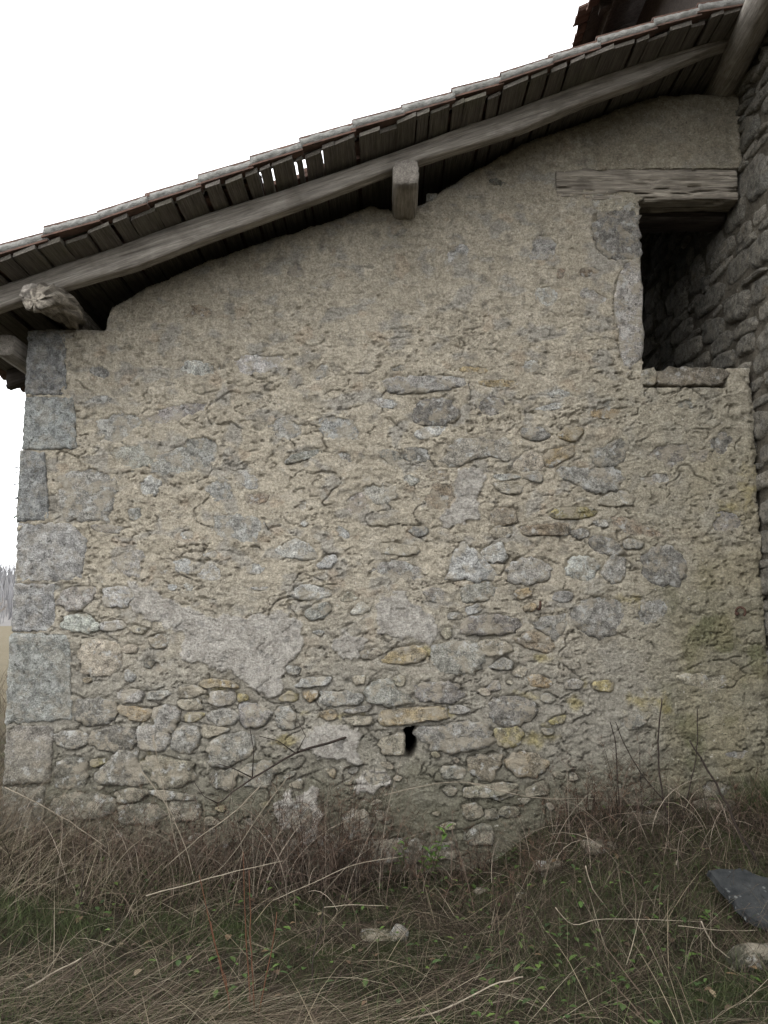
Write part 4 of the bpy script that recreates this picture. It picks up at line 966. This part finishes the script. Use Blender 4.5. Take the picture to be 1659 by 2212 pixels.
def join(parts):
    Vs = []; Qs = []; Cs = []; o = 0
    for v, q, c in parts: Vs.append(v); Qs.append(q+o); Cs.append(c); o += len(v)
    return np.concatenate(Vs), np.concatenate(Qs), np.concatenate(Cs)
STRAW = .42*np.array([(.34, .28, .19), (.26, .205, .14), (.19, .14, .10), (.15, .105, .08), (.42, .36, .26), (.11, .08, .06)])
GREEN = .41*np.array([(.06, .08, .028), (.075, .10, .035), (.045, .06, .025), (.095, .115, .045), (.09, .085, .04)])
def pick(pal, N, pw, var=.15): return pal[rng.choice(len(pal), N, p=np.array(pw)/sum(pw))]*(1+rng.normal(0, var, (N, 1)))
def U(a, b, n): return rng.uniform(a, b, n)
def rootxy(x, y, dz=-.005): return np.stack([x, y, ground_z(x, y)+dz], 1)
parts = []
def thin(x, y, bias, sd0):
    k = fbm(x*1.7, y*2.2, 3, sd0)+bias+rng.normal(0, .12, len(x)) > 0
    return x[k], y[k], int(k.sum())
def swirl(x, y, spread): return 5*perlin(x*.9, y*.9, 240)+rng.normal(0, spread, len(x))+np.pi*(rng.random(len(x)) < .4)
N = 52000; x = U(-3.0, 2.9, N); y = U(2.9, 5.28, N); x, y, N = thin(x, y, .12, 230)                                 # matted litter
parts.append(blades(N, rootxy(x, y), U(0, 6.283, N), U(.7, 1.55, N), U(.04, .14, N), U(.1, .9, N), U(.0012, .0026, N), pick(np.concatenate([STRAW*.55, GREEN*.9]), N, [2, 3, 4, 4, 1, 5, 4, 2, 5, 1, 4]), K=3))
N = 16000; x = U(-3.0, 2.9, N); y = U(2.9, 5.25, N); x, y, N = thin(x, y, -.03, 230)  # longer fallen straws
parts.append(blades(N, rootxy(x, y), swirl(x, y, .55), U(.6, 1.5, N), U(.12, .48, N), U(.1, 1.1, N), U(.0014, .0036, N)*(1+.8*(U(0, 1, N) > .93)), pick(STRAW*1.0, N, [4, 4, 3, 3, 3, 3]), K=4))
N = 2600; x = rng.normal(-1.8, .5, N); y = U(4.3, 5.22, N)                       # arching tuft along the left foot of the wall
parts.append(blades(N, rootxy(x, y), rng.normal(-.3, 1.3, N), np.abs(rng.normal(.65, .4, N)), U(.12, .52, N), U(.2, 1.3, N), U(.0018, .0036, N), pick(STRAW*1.15, N, [5, 4, 3, 3, 4, 2]), K=5))
N = 1500; x = rng.normal(-2.65, .28, N); y = U(4.4, 6.3, N)                         # pale bleached tuft at the corner
parts.append(blades(N, rootxy(x, y), rng.normal(-.2, .8, N), U(.3, .9, N), U(.3, .75, N), U(.3, 1.2, N), U(.002, .004, N), pick(STRAW, N, [4, 3, 1, 0, 4, 0]), K=5))
N = 1700; x = rng.normal(-1.9, .7, N); y = U(2.9, 3.75, N)                          # bleached swathe, lower left
parts.append(blades(N, rootxy(x, y), rng.normal(-.35, .5, N), U(.8, 1.4, N), U(.2, .6, N), U(.0, .6, N), U(.0015, .003, N), pick(STRAW*1.0, N, [4, 4, 3, 2, 3, 1]), K=4))
N = 1500; x = rng.normal(-.6, .35, N); y = U(2.95, 3.5, N)
parts.append(blades(N, rootxy(x, y), rng.normal(-.5, .35, N), U(.9, 1.4, N), U(.2, .5, N), U(.0, .5, N), U(.0015, .003, N), pick(STRAW, N, [4, 4, 2, 1, 2, 0]), K=4))
N = 5000; x = rng.normal(1.3, .7, N); y = U(3.4, 5.2, N)                            # brown growth over the bank
parts.append(blades(N, rootxy(x, y), U(0, 6.283, N), U(.2, 1.2, N), U(.08, .34, N), U(.2, 1.2, N), U(.0012, .0026, N), pick(STRAW*.7, N, [3, 3, 4, 4, 1, 3]), K=4))
v, q, c = join(parts); o = link('dry_grass', mesh_np('dry_grass', v, q, np.clip(c, .01, .8)), M['grass'])
tag(o, 'tangled dry straw and dead grass covering the ground before the wall', 'grass', kind='stuff')
parts = []
N = 60000; x = U(-3, 2.9, N); y = U(2.9, 5.25, N); pm = -fbm(x*1.7, y*2.2, 3, 230)+.6*fbm(x*1.3, y*1.3, 3, 200); kk = pm > -.09; x, y = x[kk], y[kk]; N = len(x)
parts.append(blades(N, rootxy(x, y), U(0, 6.283, N), U(.1, 1.1, N), U(.03, .10, N), U(.2, 1.0, N), U(.0016, .0034, N), pick(GREEN, N, [3, 3, 3, 1, 2]), K=3))
for (cx, cy, sx, sy, n_) in ((-2.05, 4.15, .22, .14, 2600), (-1.55, 4.15, .15, .1, 900), (-1.0, 4.2, .14, .1, 500), (.35, 3.1, .4, .15, 900), (.9, 3.35, .35, .2, 500), (2.3, 5.05, .12, .12, 900), (-2.1, 3.4, .4, .3, 3200), (-1.2, 3.3, .4, .25, 1500), (1.4, 4.2, .5, .4, 2200), (-1.5, 4.75, .4, .2, 1500)):
    x = rng.normal(cx, sx, n_); y = np.minimum(rng.normal(cy, sy, n_), 5.25); hb_ = 1.9 if cx > 2.2 else 1
    parts.append(blades(n_, rootxy(x, y), U(0, 6.283, n_), U(.05, .8, n_), U(.05, .15, n_)*hb_, U(.2, 1.1, n_), U(.0016, .0034, n_), pick(GREEN*1.25, n_, [2, 3, 1, 3, 1]), K=3))
v, q, c = join(parts); o = link('green_grass', mesh_np('green_grass', v, q, np.clip(c, .01, .8)), M['grass'])
tag(o, 'short green grass growing through the dead straw', 'grass', kind='stuff')
# dead herbs: wiry brown stems with fine side hairs against the foot of the wall
parts = []
for (cx, cy, sx, n_, hgt) in ((-.45, 5.12, .15, 90, .58), (-.17, 5.14, .08, 60, .62), (-.9, 5.1, .25, 60, .45), (.18, 5.17, .1, 22, .45), (.5, 5.17, .08, 16, .35), (1.15, 5.15, .14, 34, .4), (1.42, 5.15, .1, 26, .45), (-1.5, 5.1, .3, 30, .35), (2.0, 4.9, .2, 14, .3), (.9, 4.7, .3, 24, .25)):
    x = rng.normal(cx, sx, n_); y = np.minimum(U(cy-.26, cy-.02, n_), 5.16); L = U(.35, 1, n_)*hgt*1.25; az = U(0, 6.283, n_); le = U(0, .40, n_); cu = U(0, .7, n_); rt = rootxy(x, y)
    col = pick(STRAW*.5, n_, [0, 1, 3, 3, 0, 3]); parts.append(blades(n_, rt, az, le, L, cu, U(.003, .0048, n_), col*.8, K=5, twist=np.zeros(n_)))
    m_ = 26; f = U(.3, 1, n_*m_); i = np.repeat(np.arange(n_), m_); th = le[i]+cu[i]*f*.6; d = (L[i]*f)[:, None]
    pp = rt[i]+np.stack([np.sin(th)*np.cos(az[i]), np.sin(th)*np.sin(az[i]), np.cos(th)], 1)*d; k = len(i)
    parts.append(blades(k, pp, U(0, 6.283, k), U(.3, 1.3, k), U(.02, .08, k), U(.2, 1.8, k), U(.002, .0038, k), pick(np.array([(.075, .045, .03), (.05, .03, .02), (.11, .075, .05)]), k, [3, 4, 2]), K=3))
v, q, c = join(parts); o = link('dead_herbs', mesh_np('dead_herbs', v, q, np.clip(c, .01, .8)), M['grass'])
tag(o, 'wiry brown dead herbs standing against the foot of the wall', 'weeds', kind='stuff')
# dead brambles: arching brown canes heaped against the foot of the wall
parts = []
for (cx, sx, y0, y1, n_, hgt) in ((-1.35, .45, 4.55, 5.1, 260, .66), (-.5, .28, 4.7, 5.1, 270, .78), (.2, .25, 4.9, 5.12, 60, .42), (1.2, .3, 4.5, 5.05, 150, .5), (1.9, .3, 4.3, 5.0, 120, .4)):
    x = rng.normal(cx, sx, n_); y = U(y0, y1, n_); cu = U(.6, 2.2, n_)
    parts.append(blades(n_, rootxy(x, y), U(0, 6.283, n_), U(-.2, .7, n_), U(.35, 1.15, n_)*hgt, cu, U(.0022, .0046, n_), pick(np.array([(.055, .038, .029), (.09, .064, .049), (.13, .10, .075), (.22, .185, .145), (.035, .027, .021)]), n_, [3, 3, 3, 4, 3]), K=7, tip=.5))
    m_ = 3; i = rng.integers(0, n_, n_*m_); k = len(i); f = U(0, .5, k)
    pp = rootxy(x[i], y[i])+np.stack([rng.normal(0, .05, k), rng.normal(0, .03, k), U(.03, .4, k)*hgt], 1)
    parts.append(blades(k, pp, U(0, 6.283, k), U(.2, 1.5, k), U(.04, .16, k), U(-.6, 1.2, k), U(.0016, .003, k), pick(np.array([(.05, .033, .025), (.085, .057, .042), (.13, .10, .075)]), k, [4, 3, 2]), K=3))
v, q, c = join(parts); o = link('dead_brambles', mesh_np('dead_brambles', v, q, np.clip(c, .01, .8)), M['grass'])
tag(o, 'heap of dead brown brambles tangled against the foot of the wall', 'brambles', kind='stuff')
# field grass beyond the corner of the barn
N = 9000; x = U(-9, -2.45, N); y = 5.4+U(0, 1, N)**2*22
v, q, c = blades(N, rootxy(x, y), U(0, 6.283, N), U(.1, .7, N), U(.2, .5, N), U(.2, 1.0, N), U(.004, .010, N), pick(STRAW*.8, N, [5, 3, 2, 1, 3, 0]), K=3)
o = link('field_grass', mesh_np('field_grass', v, q, np.clip(c, .01, .8)), M['grass']); tag(o, 'bleached tall grass of the field beyond the barn corner', 'grass', kind='stuff')

# ---------------------------------------------------------------- leaves
def leaf_arrays(cs, az, pitch, L, wd, col):
    """folded pointed leaves (8 faces each)"""
    N = len(L); prof = np.array([(0, 0), (.25, .7), (.55, 1.), (.82, .6), (1, 0)])
    d = np.stack([np.cos(az)*np.cos(pitch), np.sin(az)*np.cos(pitch), np.sin(pitch)], 1); s = np.stack([-np.sin(az), np.cos(az), np.zeros(N)], 1); u = np.cross(d, s)
    V = np.zeros((N, 5, 3, 3))
    for k, (t, w) in enumerate(prof):
        c = cs+d*(L*t)[:, None]-u*(L*.22*t*t)[:, None]*-1*-1
        w_ = (wd*w/2)[:, None]
        V[:, k, 0] = c-s*w_+u*w_*.35; V[:, k, 1] = c; V[:, k, 2] = c+s*w_+u*w_*.35
    id_ = np.arange(N*15).reshape(N, 5, 3)
    Q = np.concatenate([np.stack([id_[:, :-1, j], id_[:, :-1, j+1], id_[:, 1:, j+1], id_[:, 1:, j]], -1).reshape(-1, 4) for j in (0, 1)])
    return V.reshape(-1, 3), Q, np.repeat(col, 15, 0)
LG = .55*np.array([(.075, .135, .03), (.10, .17, .035), (.055, .095, .03), (.12, .18, .04)])
parts = []
for (cx, cy, sx, sy, n_) in ((.75, 4.2, .35, .35, 150), (1.0, 3.7, .35, .25, 130), (.6, 3.35, .3, .2, 110), (-.6, 3.8, .25, .12, 60), (-1.5, 4.5, .2, .2, 60), (-1.35, 4.8, .12, .12, 40), (.45, 4.85, .14, .12, 60), (.05, 4.95, .2, .1, 36), (1.5, 4.2, .3, .3, 60), (-.9, 4.7, .3, .2, 40), (1.9, 3.5, .3, .2, 40), (0, 4.2, .5, .4, 70), (.72, 5.1, .05, .06, 24), (1.85, 5.15, .25, .06, 40), (-1.9, 5.1, .3, .1, 30)):
    n_ = int(n_*.6); x = rng.normal(cx, sx, n_); y = np.minimum(rng.normal(cy, sy, n_), 5.22); y = np.maximum(y, 2.9)
    parts.append(leaf_arrays(rootxy(x, y, 0)+np.stack([x*0, x*0, U(.015, .07, n_)], 1), U(0, 6.283, n_), U(-.3, .5, n_), U(.02, .052, n_), U(.013, .03, n_), pick(LG, n_, [3, 2, 3, 1], .2)))
v, q, c = join(parts); o = link('low_weeds', mesh_np('low_weeds', v, q, np.clip(c, .01, .8)), M['leaf']); tag(o, 'scattered low green weed leaves among the straw', 'weeds', kind='stuff')
N = 130; x = U(-2.6, 2.4, N); y = U(3.0, 5.1, N)
v, q, c = leaf_arrays(rootxy(x, y, .02), U(0, 6.283, N), U(-.2, .5, N), U(.025, .06, N), U(.018, .035, N), pick(np.array([(.09, .058, .035), (.12, .08, .045), (.07, .048, .032), (.18, .14, .09)]), N, [3, 2, 3, 1]))
o = link('fallen_leaves', mesh_np('fallen_leaves', v, q, np.clip(c, .01, .8)), M['leaf']); tag(o, 'curled brown fallen leaves strewn in the grass', 'leaves', kind='stuff')
def leafy(name, label, base, stems, cat='plant', group=None):
    """stems: list of (tip offset, leaf count, leaf length)"""
    root = thing(name, label, cat, base, group)
    for tip, nl, ll in stems:
        t = MB(); b = Vector(base); e = b+Vector(tip); mid = (b+e)/2+Vector((0, 0, .02)); t.tube([b, mid, e], [.003, .0025, .0015], 5); t.build('stem', M['dktwig'] if False else M['leafstem'], root, True)
        for k in range(nl):
            f = 1-.6*k/max(1, nl-1); p = b+(e-b)*f
            v, q, c = leaf_arrays(np.array([p[:]]), np.array([k*2.4+rng.uniform(-.3, .3)]), np.array([.75-.9*(1-f)]), np.array([ll*rng.uniform(.8, 1.15)]), np.array([ll*.42]), np.array([[.095, .19, .035]])*rng.uniform(.8, 1.2))
            me = mesh_np('leaf', v, q, c, smooth=True); link('leaf', me, M['leaf'], root, reorigin(me))
M['leafstem'] = mat_plain('green_stem', (.07, .10, .03), (.12, .16, .05), 40)
def gp(px, py, Y): p = P3(px, py, Y); return p
b = gp(935, 1835, 5.15)
leafy('leafy_plant', 'young bright green plant with pointed leaves growing at the wall foot', (b.x, b.y, float(ground_z(b.x, b.y))), [((-.02, -.03, .17), 9, .075), ((.075, -.02, .29), 9, .07), ((-.06, -.05, .10), 6, .06)])
b = gp(872, 1800, 5.2); leafy('leafy_plant', 'small dark leafed seedling left of the bright green plant at the wall foot', (b.x, b.y, float(ground_z(b.x, b.y))), [((.0, -.02, .20), 7, .045), ((-.05, -.02, .17), 5, .04)])

# ---------------------------------------------------------------- twigs, stalks and branches
def stem(name, label, pts, r0, r1, mat, cat='twig', group=None, side=()):
    t = MB(); pts = [Vector(p) for p in pts]; n = len(pts)
    # smooth the way through the points
    fine_ = []
    for i in range(n-1):
        p0, p1, p2, p3 = pts[max(i-1, 0)], pts[i], pts[i+1], pts[min(i+2, n-1)]
        for k in range(4):
            s = k/4; fine_.append(.5*((2*p1)+(p2-p0)*s+(2*p0-5*p1+4*p2-p3)*s*s+(3*p1-p0-3*p2+p3)*s**3))
    fine_.append(pts[-1]); m_ = len(fine_)
    fine_ = [p+Vector(rng.normal(0, r0*.35, 3)) if 0 < i < m_-1 else p for i, p in enumerate(fine_)]
    t.tube(fine_, [r0+(r1-r0)*i/(m_-1) for i in range(m_)], 6)
    for sp in side:
        sp = [Vector(p) for p in sp]; t.tube(sp, [r0*.55]+[r0*.3]*(len(sp)-1), 4)
    o = t.build(name, mat, None, True); tag(o, label, cat, group); return o
def root_to_ground(px, py, Y):
    p = P3(px, py, Y); p.z = float(ground_z(p.x, p.y))-.01; return p
# red-brown suckers in the grass
RED = 'slender red-brown sucker stem rising from the grass in front of the wall'
for RED, (pts, Y) in zip(['slanting red-brown sucker stem with the lowest tip in the cluster below the dead branch', 'short red-brown sucker stem beside the slanting one', 'upright red-brown sucker stem of middle height in the cluster', 'red-brown sucker stem bending over toward the dark crooked stem', 'tallest upright red-brown sucker stem of the cluster'], (([(430, 1890), (462, 2030), (490, 2140), (500, 2212)], 3.45), ([(455, 1990), (470, 2060), (490, 2130), (500, 2230)], 3.42), ([(538, 1880), (540, 2010), (546, 2110), (550, 2230)], 3.42), ([(598, 1970), (585, 2060), (565, 2160), (548, 2240)], 3.40), ([(525, 1840), (530, 1990), (538, 2120), (545, 2240)], 3.5))):
    p = [P3(a, b, Y) for a, b in pts]; p[-1].z = min(p[-1].z, float(ground_z(p[-1].x, Y))-.01)
    stem('sucker_stem', RED, p[::-1], .0035, .0016, M['redtwig'], 'twig', 'red-brown sucker stems in the grass')
p = [P3(a, b, 3.6) for a, b in ((700, 1950), (690, 2010), (675, 2080), (680, 2200))]; p[-1].z = float(ground_z(p[-1].x, 3.6))-.01
stem('sapling_stem', 'single dark crooked stem among the straw right of the red-brown suckers', p[::-1], .0035, .0018, M['dktwig'])
p = [P3(a, b, 4.3) for a, b in ((188, 1800), (182, 1870), (176, 1930), (178, 2010))]; p[-1].z = float(ground_z(p[-1].x, 4.3))-.01
stem('sapling_stem', 'thin black upright stem before the dry tuft below the corner stones', p[::-1], .004, .002, M['dktwig'])
# dark switches before the right end of the wall
for (lab, pts, Y, r) in (('dark upright switch standing clear against the mossy mortar', [(1450, 1790), (1428, 1700), (1423, 1600), (1430, 1508)], 4.9, .0045),
                         ('dark switch forking up toward the iron ring', [(1470, 1745), (1495, 1680), (1507, 1600), (1506, 1530)], 5.0, .003),
                         ('long black switch leaning in from the slate toward the wall', [(1690, 1960), (1600, 1800), (1545, 1690), (1490, 1600)], 4.35, .0055),
                         ('thin black switch leaning over the dead herbs by the ochre stone', [(1480, 1770), (1400, 1690), (1355, 1620), (1330, 1560)], 4.95, .003),
                         ('upright dark switch between the ochre stone and the dead herbs', [(1345, 1790), (1335, 1700), (1330, 1610), (1318, 1560)], 4.95, .003)):
    p = [P3(a, b, Y) for a, b in pts]; p[0].z = min(p[0].z, float(ground_z(p[0].x, Y)))-.01
    stem('switch', lab, p, r*1.4, r*.75, M['dktwig'], 'twig', None)
# dead branch thrust from a hole in the wall
pa = P3(762, 1588, YW+.03); pb = P3(640, 1628, 5.05); pc = P3(545, 1680, 4.85); pd = P3(470, 1735, 4.7); pd.z = max(pd.z, float(ground_z(pd.x, 4.7)))
stem('dead_branch', 'dark dead branch sticking out of the wall above the straw', [pa, pb, pc, pd], .009, .004, M['dktwig'], 'branch', None,
     [[pb, P3(600, 1600, 5.0), P3(560, 1590, 4.95)], [pc, P3(548, 1620, 4.85), P3(540, 1575, 4.85)], [pb, P3(660, 1590, 5.05), P3(645, 1560, 5.05)], [pc, P3(505, 1660, 4.8), P3(470, 1650, 4.75)], [pd, P3(440, 1720, 4.65), P3(420, 1690, 4.65)]])
# single bleached stalks that show on their own
STK_ = ['pale stalk standing nearly upright before the mossy lower stones', 'pale stalk crossing behind the upright one into the tangle', 'pale stalk slanting down from the corner stones', 'thick pale stalk slanting down leftward below the dead branch', 'thin pale stalk slanting down leftward below the dead branch', 'pale stalk lying level behind the red-brown suckers', 'long thin stalk lying level against the wall foot above the green plant', 'long thin stalk lying level against the wall over the bank', 'pale stalk rising toward the wall left of the mossy half buried stone', 'short pale stalk lying over the mossy half buried stone', 'pale stalk lying along the hollow below the slate', 'stout pale stalk standing before the rubble below the slate', 'short broken pale stalk in the middle of the bank', 'pale stalk lying just below the slate slab', 'stout bleached stalk lying in the green grass at the front', 'stout grey stalk lying on the bleached swathe']
for STK, (pts, Y, r) in zip(STK_, (([(330, 1590), (352, 1700), (372, 1790), (395, 1880)], 4.75, .0035), ([(305, 1665), (360, 1740), (400, 1830), (420, 1900)], 4.6, .0035), ([(10, 1700), (80, 1735), (150, 1775), (230, 1830)], 4.75, .004),
                    ([(560, 1700), (500, 1760), (430, 1810), (350, 1880)], 4.6, .004), ([(620, 1680), (560, 1760), (500, 1850), (450, 1900)], 4.7, .003), ([(315, 1935), (390, 1915), (480, 1890), (610, 1860)], 4.2, .004),
                    ([(830, 1718), (920, 1697), (1000, 1690), (1140, 1712)], 5.15, .0035), ([(1010, 1690), (1150, 1722), (1260, 1725), (1390, 1727)], 5.1, .0035), ([(590, 1945), (680, 1905), (760, 1870), (870, 1850)], 4.4, .003),
                    ([(700, 1960), (760, 1955), (830, 1956)], 4.3, .003), ([(1200, 1960), (1240, 2020), (1312, 2030), (1520, 2060)], 3.9, .003), ([(1515, 1990), (1540, 2080), (1570, 2150), (1600, 2210)], 3.6, .004),
                    ([(1265, 1870), (1280, 1930), (1312, 1985)], 4.1, .004), ([(1465, 2000), (1560, 2020), (1640, 2030)], 3.8, .003), ([(860, 2205), (960, 2180), (1060, 2130), (1130, 2110)], 3.4, .005), ([(50, 2140), (110, 2105), (175, 2070)], 3.5, .006))):
    p = [P3(a, b, Y) for a, b in pts]
    gl = [max(0, float(ground_z(q_.x, q_.y))+.012-q_.z) for q_ in p]; lift = [gl[0]+(gl[-1]-gl[0])*i/(len(p)-1) for i in range(len(p))]
    for i_, q_ in enumerate(p): q_.z += max(lift[i_], gl[i_])
    stem('dry_stalk', STK, p, r*.8, r*.5, M['straw'], 'stalk', 'bleached stalks lying in the tangle')

# ---------------------------------------------------------------- loose stones
def boulder(name, label, c, size, tone, seed, flat=.6, mat='stone', rot=(0, 0, 0), cat='stone', group=None):
    nu, nv = 18, 12; th = np.linspace(0, 2*np.pi, nu, endpoint=False); ph = np.linspace(-np.pi/2, np.pi/2, nv)
    TH, PH = np.meshgrid(th, ph); D = np.stack([np.cos(PH)*np.cos(TH), np.cos(PH)*np.sin(TH), np.sin(PH)], -1)
    e = 4.; n_ = (np.abs(D)**e).sum(-1)**(-1/e)
    rr = n_*(1+.22*fbm(D[..., 0]*1.3+seed*7, D[..., 1]*1.3+D[..., 2]*1.7, 3, 210)+.14*np.round(3*perlin(D[..., 0]*1.6+seed, D[..., 2]*1.6+D[..., 1], 214))/3)
    V = D*rr[..., None]*np.array(size)/2; V[0] = V[0].mean(0); V[-1] = V[-1].mean(0)
    id_ = np.arange(nu*nv).reshape(nv, nu); r_ = np.roll(id_, -1, 1); Q = np.stack([id_[:-1], r_[:-1], r_[1:], id_[1:]], -1).reshape(-1, 4)
    me = mesh_np(name, V.reshape(-1, 3), Q, np.tile(tone, (nu*nv, 1)), smooth=False)
    o = link(name, me, M[mat]); o.location = c; o.rotation_euler = rot; tag(o, label, cat, group); return o
p = P3(862, 1958, 4.25); boulder('field_stone', 'small pale angular stone lying in the grass before the wall', (p.x, p.y, float(ground_z(p.x, p.y))+.02), (.075, .075, .085), (.22, .21, .19), 1, rot=(.2, .4, .5))
p = P3(815, 1960, 4.3); boulder('field_stone', 'mossy half buried stone beside the small pale stone', (p.x, p.y, float(ground_z(p.x, p.y))-.005), (.19, .13, .09), (.09, .085, .05), 2)
p = P3(1640, 2062, 3.62); boulder('field_stone', 'pale flat rubble stone below the slate slab', (p.x, p.y, float(ground_z(p.x, p.y))+.0), (.24, .20, .13), (.085, .082, .06), 3, rot=(-.35, .25, .5))
p = P3(1590, 1890, 4.15); 
boulder('field_stone', 'mossy stone under the slate slab', (p.x+.12, p.y+.02, float(ground_z(p.x, p.y))-.03), (.30, .22, .16), (.10, .10, .06), 5)
p = P3(1300, 1752, 5.0)
for (a, b, Y, s, sd_, lab) in ((1290, 1792, 4.75, .16, 6, 'long low stone on the bank below the dead herbs'), (1400, 1768, 5.05, .2, 7, 'flat pale stone on the bank at the foot of the switches'), (1545, 1775, 5.1, .2, 8, 'flat earthy stone on the bank below the iron ring'), (1190, 1830, 4.7, .16, 9, 'stone on the shoulder of the bank'), (1130, 1890, 4.6, .07, 10, 'small buff stone in the hollow below the bank'), (1040, 1880, 4.9, .08, 11, 'small buff pebble at the wall foot beside the bank')):
    p = P3(a, b, Y); boulder('field_stone', lab, (p.x, p.y, float(ground_z(p.x, p.y))-.004), (s*1.15, s*.8, s*.42), (.15, .135, .10), sd_, rot=(0, 0, rng.uniform(-.4, .4)))
# slate slab
t = MB(); op = [(-.20, .10), (-.06, .15), (.12, .13), (.32, .06), (.34, -.12), (.10, -.16), (-.06, -.13), (-.12, -.03)]
op = chaikin(np.array(op), 1, .12); op = np.concatenate([op+(np.roll(op, -1, 0)-op)*f for f in (0, .33, .66)], 1).reshape(-1, 2); op = op+np.random.default_rng(5).normal(0, .006, op.shape)
t.loft([[(a, b, 0) for a, b in op], [(a*.99, b*.99, .014) for a, b in op], [(a*.965-.002, b*.97, .030) for a, b in op]])
m_, tt, bb = new_mat('lichened_slate_slab', .95, .1); pp = pos(tt)
c_ = mixn(tt, ramp(tt, noise(tt, pp, 9, 6, .7), .35, .65), (.018, .02, .021), (.045, .047, .047)); vo = nd(tt, 'ShaderNodeTexVoronoi'); vo.inputs['Scale'].default_value = 34; tt.links.new(pp, vo.inputs['Vector'])
lk = math_(tt, 'MULTIPLY', ramp(tt, vo.outputs['Distance'], .30, .22), ramp(tt, noise(tt, pp, 5, 2), .48, .58))
c_ = mixn(tt, math_(tt, 'MULTIPLY', lk, .45), c_, (.30, .31, .30)); tt.links.new(c_, bb.inputs['Base Color']); bump(tt, bb, noise(tt, pp, 40, 5), .5, .006)
p = P3(1630, 1938, 3.92); o = t.build('slate_slab', m_, None, centre=False); o.location = (p.x+.02, p.y, p.z-.025); o.rotation_euler = (.42, .16, -.22); o.scale = (1.1, 1.15, 1)
tag(o, 'dark slate slab with white lichen spots lying on the rubble', 'slab')

# ---------------------------------------------------------------- ivy on the corner, far tree, hill
iv = thing('ivy_sprig', 'sprig of ivy clinging to the left edge of the corner stones', 'ivy', (XL-.02, YW+.12, float(W(40, 1120, YW)[1])))
t = MB(); pts = [(XL-.012, YW+.06+.02*math.sin(k), float(W(40, 1125-k*14, YW)[1])) for k in range(10)]; t.tube(pts, .003, 5); t.build('stem', M['dktwig'], iv)
for k in range(16):
    z_ = float(W(40, 1130-k*8.5, YW)[1]); v, q, c = leaf_arrays(np.array([[XL-.01-.004*(k % 3), YW+rng.uniform(-.01, .1), z_]]), np.array([rng.uniform(2.4, 4.2)]), np.array([rng.uniform(-.8, .3)]), np.array([rng.uniform(.025, .045)]), np.array([.032]), np.array([[.035, .06, .03]]))
    me = mesh_np('leaf', v, q, c); link('leaf', me, M['leaf'], iv, reorigin(me))
hxs = np.linspace(-420, 260, 120); hys = np.linspace(170, 330, 12); A, B = np.meshgrid(hxs, hys)
Hz = (np.sin((B-170)/160*np.pi*.5)*(18+5*fbm(A/90, B/90, 3, 220)))-.5
id_ = np.arange(A.size).reshape(A.shape); Q = np.stack([id_[:-1, :-1], id_[:-1, 1:], id_[1:, 1:], id_[1:, :-1]], -1).reshape(-1, 4)
o = link('hill', mesh_np('hill', np.stack([A, B, Hz], -1).reshape(-1, 3), Q, smooth=True), M['hill']); tag(o, kind='structure')
N = 7000; x = U(-190, -60, N); y = U(175, 300, N); z_ = (np.sin((y-170)/160*np.pi*.5)*(18+5*fbm(x/90, y/90, 3, 220)))-.6
_gz = ground_z; ground_z = lambda a, b: np.full(np.shape(a), -50.)
v, q, c = blades(N, np.stack([x, y, z_], 1), U(0, 6.283, N), U(0, .3, N), U(3, 6, N), U(-.2, .4, N), U(.12, .4, N), pick(np.array([(.17, .168, .17), (.21, .207, .21), (.13, .128, .13)]), N, [1, 1, 1]), K=3)  # distance haze is put into the greys of these trees
ground_z = _gz
o = link('far_wood', mesh_np('far_wood', v, q, c), M['grass']); tag(o, 'leafless wood covering the far hillside, haze painted into its grey colour', 'wood', kind='stuff')
def bare_tree(name, label, base, h, seed):
    r = random.Random(seed); root = thing(name, label, 'tree', base); tr = MB(); cr = MB()
    def grow(mb, p, d, L, rad, lev):
        pts = [p]; rr = [rad]; q = p
        for k in range(4):
            d = (d+Vector((r.gauss(0, .13), r.gauss(0, .13), r.gauss(.05, .08)))).normalized(); q = q+d*L/4; pts.append(q); rr.append(rad*(1-.13*(k+1)))
        mb.tube(pts, rr, 6 if lev < 2 else 4)
        if lev < 5:
            for k in range(3 if lev < 3 else 3):
                s = r.uniform(.4, 1); b = pts[min(4, int(s*4))]; nd_ = (d+Vector((r.gauss(0, .75), r.gauss(0, .75), r.gauss(.1, .4)))).normalized()
                grow(cr, b, nd_, L*r.uniform(.55, .75), rad*.5, lev+1)
    grow(tr, Vector(base), Vector((0, 0, 1)), h*.36, h*.02, 0)
    tr.build('trunk', M['bark'], root, True); cr.build('crown', M['bark'], root)
p = P3(-6, 1330, 26); bare_tree('bare_tree', 'leafless tree in the field beyond the corner of the barn', (p.x, 26, float(ground_z(p.x, 26))-.05), 4.4, 5)
